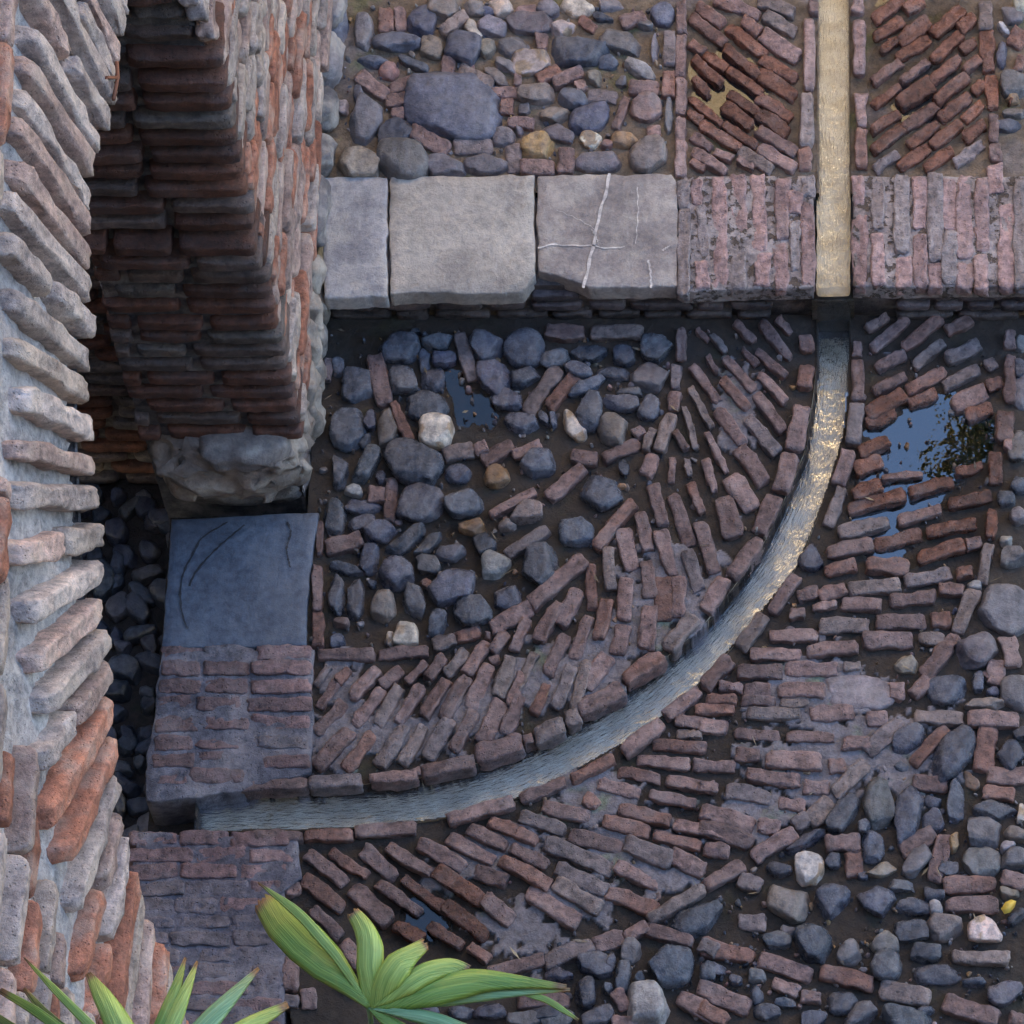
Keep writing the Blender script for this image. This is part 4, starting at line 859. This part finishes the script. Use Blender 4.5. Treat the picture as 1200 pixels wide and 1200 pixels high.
for r_, yy in enumerate(np.arange(982, 1230, 19.5)):
    x = 150 + rng.uniform(-10, 10)
    while x < 335:
        L = rng.uniform(50, 85); e_ = min(x + L, 348 if yy < 1035 else 330)
        if e_ - x > 12: put_brick(b, (x + 2, yy + rng.uniform(-1.5, 1.5)), (e_ - 2, yy + rng.uniform(-1.5, 1.5)), 14.5, .028, top=.004, depth=.05, n=9, col=np.array([.24, .15, .145] if r_ < 3 or rng.random() < .4 else [.17, .15, .165]) * rng.uniform(.75, 1.15), wet=.1)
        x += L + 2
b.build('bricks', M['brick'], t2)
# dark cobbled passage beyond the arch
t3 = thing('cobbled_paving', 'sunken cobbles in deep shadow in the passage behind the arch', 'paving', G(150, 700, -.42))
b = MB(); k = 0
for gv in np.arange(575, 1010, 23):
    for gu in np.arange(60, 230, 28):
        u, v = gu + rng.uniform(-11, 11), gv + rng.uniform(-9, 9)
        if u > 235: continue
        bb = MB(); P0 = put_stone(bb, u, v, rng.uniform(14, 38), rng.uniform(12, 26), rng.uniform(0, 180), rng.choice(list('bbgb')), -.415, n=7, wet=.3, hi=1.3)
        bb.build('cobble', M['cobble'], t3, origin=P0); k += 1
pb = G(150, 575, -.42)
bw = thing('brick_wall', 'dark brick wall far back in the shadowed passage behind the arch', 'wall', (float(pb[0]), float(pb[1]), -.42))
b = MB(); V_, F_b = cube_tmpl(1); b.add(V_ * [.5, .15, .75] + [pb[0] - .35, pb[1] + .19, .30], F_b, (.12, .11, .11)); b.build('core', M['mortar'], bw, smooth_=False)
b = MB(); z = -.38
while z < 1.0:
    x = pb[0] - .85
    while x < pb[0] + .1:
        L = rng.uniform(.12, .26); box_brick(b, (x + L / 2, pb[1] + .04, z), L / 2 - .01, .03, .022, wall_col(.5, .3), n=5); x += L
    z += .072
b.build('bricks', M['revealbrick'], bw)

# ------------------------------------------------------------------ palm in the foreground
def camP(u, v, z): return G(u, v, z)
def leaf_mesh(mb, uv, pts, widths, z0, z1, arch_, col, blunt=False, pleats=4):
    P_ = resample(pts, 26); t = np.linspace(0, 1, 26); V = []; F = []; K = 2 * pleats + 1
    ww = np.interp(t, np.linspace(0, 1, len(widths)), widths)
    for i, p in enumerate(P_):
        tt = P_[min(i + 1, 25)] - P_[max(i - 1, 0)]; nn = np.array([-tt[1], tt[0]]) / np.hypot(*tt)
        z = z0 + (z1 - z0) * t[i] + arch_ * math.sin(math.pi * t[i])
        for j in range(K):
            s = 2 * j / (K - 1) - 1; q = camP(*(p + nn * ww[i] / 2 * s), z); q = q + np.array([0, 0, (.0018 if j % 2 else -.0018) * min(1, ww[i] / 12) - abs(s) ** 2 * .012 * min(1, ww[i] / 30)])
            V.append(q); uv.append((t[i], (s + 1) / 2 * ww[i] / 40))
    if blunt:
        for j in range(K): V[25 * K + j] = V[25 * K + j] + (V[24 * K + j] - V[25 * K + j]) * rng.uniform(0, .9)
    for i in range(25):
        for j in range(K - 1): F.append((i * K + j, i * K + j + 1, (i + 1) * K + j + 1, (i + 1) * K + j))
    c = np.tile(np.asarray(col), (len(V), 1)); yl = smooth(t, .7, 1.0).repeat(K)[:, None]; c = c * (1 - yl * .5) + np.array([.3, .26, .05]) * yl * .5
    tipb = (t > .955).repeat(K); c[tipb] = (.2, .11, .05)
    mb.add(V, F, c)
def leaf(parent, *a, **k):
    b = MB(); uv = []; leaf_mesh(b, uv, *a, **k); o = b.build('leaflet', M['leaf'], parent)
    ul = o.data.uv_layers.new(name='UVMap'); li = np.zeros(len(o.data.loops), int); o.data.loops.foreach_get('vertex_index', li)
    ul.data.foreach_set('uv', np.array(uv)[li].ravel())
    sm = o.modifiers.new('thickness', 'SOLIDIFY'); sm.thickness = .0012; return o
GR = (.17, .28, .05); GR2 = (.30, .42, .10); GRB = (.20, .34, .17)
def palm(label, base, zb, foot, leaves):
    g = G(foot[0], foot[1], 0); r = thing('palm_plant', label, 'palm', g)
    top = G(base[0], base[1], zb)
    b = MB(); mid = (np.array(g) * .3 + top * .7); mid[2] = zb * .6
    tube(b, [g, (np.array(g) + mid) / 2 + [.01, .01, 0], mid, top - [0.01, .03, .12]], [.016, .014, .011, .011], (.2, .15, .08), k=8); b.build('stem', M['stem'], r)
    b = MB(); tube(b, [top - [0.01, .03, .13], top - [0, .01, .05], top], [.007, .005, .005], (.1, .2, .1), k=8); b.build('petiole', M['leaf'], r)
    for L in leaves: leaf(r, *L[:-1], blunt=L[-1])
    return r
B1 = (432, 1180); Z1 = 3.75
palm('green fan palm at the bottom edge, its broad pleated leaflets spread over the bricks', B1, Z1, (420, 1900), [
 ([B1,(395,1120),(350,1068),(302,1034)], [3,10,14,12,2], Z1, Z1+.01, .03, GR2, False),
 ([B1,(405,1148),(365,1110),(330,1078),(303,1052)], [5,26,46,52,46,22], Z1+.01, Z1-.03, .02, GR, True),
 ([B1,(432,1140),(434,1105),(425,1082),(411,1066)], [5,22,32,32,24,16], Z1, Z1+.04, .02, GR2, True),
 ([B1,(448,1152),(468,1125),(500,1103)], [5,22,32,34,22,14], Z1, Z1+.03, .03, GR2, True),
 ([B1,(462,1160),(498,1137),(530,1128),(552,1137)], [5,18,26,26,20,12], Z1, Z1+.0, .03, GR2, True),
 ([B1,(490,1162),(560,1145),(620,1150),(664,1156)], [5,26,38,34,22,12,6], Z1, Z1-.03, .03, GR, False),
 ([B1,(500,1170),(580,1161),(640,1160),(668,1159)], [4,16,20,18,10,4], Z1-.01, Z1-.04, .02, GRB, False),
 ([(600,1160),(640,1170),(678,1195)], [3,8,8,3], Z1-.03, Z1-.06, .01, GR2, False),
 ([B1,(470,1184),(505,1192),(560,1212)], [4,16,20,16], Z1, Z1-.03, .01, GRB, False),
 ([B1,(445,1190),(470,1205),(500,1230)], [4,16,20,16], Z1, Z1-.03, .0, GR, False)])
B2 = (165, 1262); Z2 = 4.1
palm('green fan palm in the bottom left corner, narrow upright leaflets against the wall', B2, Z2, (300, 1900), [
 ([B2,(110,1205),(60,1155),(28,1122)], [5,10,12,9,2], Z2, Z2+0.00, .05, GR2, False),
 ([B2,(90,1220),(40,1182),(0,1160)], [5,10,13,12,8], Z2, Z2+0.00, .05, GR, False),
 ([B2,(100,1225),(55,1190),(28,1158)], [5,12,14,12,5], Z2-.05, Z2+-0.05, .04, (.06,.12,.035), False),
 ([B2,(80,1235),(30,1215),(-20,1180)], [5,12,16,14,8], Z2-.05, Z2+-0.05, .04, (.06,.12,.035), False),
 ([B2,(150,1220),(128,1180),(103,1140)], [5,24,34,30,22,8], Z2, Z2+0.02, .04, GR2, False),
 ([B2,(185,1215),(203,1165),(217,1122)], [5,18,24,20,12,3], Z2, Z2+0.02, .04, GR, False),
 ([B2,(195,1215),(215,1165),(231,1126)], [4,14,20,18,12,3], Z2+.01, Z2+0.02, .04, GR2, False),
 ([B2,(215,1225),(262,1175),(303,1134)], [5,18,26,24,15,4], Z2, Z2+0.00, .04, GRB, False),
 ([B2,(230,1240),(290,1200),(337,1176)], [5,20,28,22,9], Z2, Z2+-0.02, .04, GR2, False)])
# fallen leaf
b = MB(); Lf = [(-9,2),(-4,-6),(3,-9),(9,-7),(7,0),(2,6),(-5,8)]; V = [G(1182 + x, 1063 + y, .045 + .004 * math.sin(i * 2)) for i, (x, y) in enumerate(Lf)]
V2 = [p - np.array([0, 0, .0015]) for p in V]; nL = len(V); b.add(V + V2, [tuple(range(nL))[::-1], tuple(range(nL, 2 * nL))] + [(i, (i + 1) % nL, nL + (i + 1) % nL, nL + i) for i in range(nL)], (.6, .4, .05))
tag(b.build('fallen_leaf', M['dryleaf']), 'small yellow fallen leaf lying among dark cobbles near the right edge', 'leaf')

# ------------------------------------------------------------------ around the court, out of frame: added light blockers, and things mirrored in the water
def building(name, label, x0, x1, y0, y1, h, m, face_y, rows, colsn):
    r = thing(name, label, 'building', ((x0 + x1) / 2, (y0 + y1) / 2, 0))
    b = MB(); V_, F_b = cube_tmpl(1); b.add(V_ * [(x1 - x0) / 2, (y1 - y0) / 2, h / 2] + [(x0 + x1) / 2, (y0 + y1) / 2, h / 2], F_b, (.5, .4, .3)); b.build('wall', M[m], r, smooth_=False)
    b = MB(); b.add(V_ * [(x1 - x0) / 2 + .25, (y1 - y0) / 2 + .25, .12] + [(x0 + x1) / 2, (y0 + y1) / 2, h + .12], F_b, (.5, .3, .2)); b.build('roof', M['tile'], r, smooth_=False)
    sgn = -1 if face_y == y0 else 1
    for i in range(rows):
        for j in range(colsn):
            cx = x0 + (x1 - x0) * (j + .5) / colsn; cz = 1.6 + i * 3.0
            b = MB(); b.add(V_ * [.45, .03, .7] + [cx, face_y + sgn * .02, cz], F_b, (.3, .2, .1)); wn = b.build('window', M['tile'], r, smooth_=False)
            b = MB(); b.add(V_ * [.38, .01, .62] + [cx, face_y + sgn * .06, cz], F_b, (.3, .2, .1)); b.build('pane', M['glass'], wn, smooth_=False)
building('offscreen_building', 'tall ochre plaster building in sun beyond the upper end of the court', -9, 11, 6.2, 12, 9.7, 'plaster', 6.2, 3, 5)
building('offscreen_building', 'added grey block behind the viewer, unseen, keeping sun and sky off the court', -14, 14, -12, -5.9, 16, 'blockergrey', -5.9, 5, 7)  # unseen blocker, added to shade the court and darken the reveal
building('offscreen_building', 'added unseen block beyond the passage behind the arch wall, darkening it', -9, -4.4, -6, 6, 9.5, 'blockergrey', -6, 3, 2)  # put in out of view to block sky light from the passage
# a leafy bough reaching over the upper court, mirrored in the big puddle
tr = thing('small_tree', 'small tree with drooping leafy boughs standing on the upper court', 'tree', (2.6, 4.2, HS))
b = MB(); tube(b, [(2.6, 4.2, HS), (2.5, 4.15, 2.2), (2.2, 4.0, 4.2), (1.7, 3.7, 5.4), (1.15, 3.2, 5.9)], [.11, .09, .07, .05, .03], (.1, .08, .06), k=9)
tube(b, [(2.2, 4.0, 4.2), (2.7, 4.3, 5.4), (2.9, 4.5, 6.4)], [.06, .05, .02], (.1, .08, .06), k=8); tube(b, [(1.15, 3.2, 5.9), (.85, 3.3, 5.95), (.72, 3.05, 5.75)], [.03, .015, .006], (.2, .25, .08), k=6); b.build('trunk', M['bark'], tr)
b = MB(); cl = [(1.12, 3.35, 5.9, .3), (1.5, 3.5, 5.9, .5), (2.0, 3.9, 6.0, .8), (2.9, 4.5, 6.5, .9), (2.5, 4.2, 5.6, .7), (.82, 3.24, 5.85, .22), (.70, 3.05, 5.85, .05)]
for (x, y, z, rr) in cl:
    for k in range(int(75 * rr)):
        d = rng.normal(0, 1, 3); d = d / np.linalg.norm(d) * rr * rng.random() ** .4; c = np.array([x, y, z]) + d
        a = rng.normal(0, 1, 3); a /= np.linalg.norm(a); c_ = np.cross(a, rng.normal(0, 1, 3)); c_ /= np.linalg.norm(c_); s = rng.uniform(.09, .15)
        b.add([c - a * s, c + c_ * s * .5, c + a * s, c - c_ * s * .5], [(0, 1, 2, 3)], np.array([.08, .13, .03]) * rng.uniform(.6, 1.5))
o = b.build('crown', M['leaf'], tr, smooth_=False); o.data.uv_layers.new(name='UVMap')
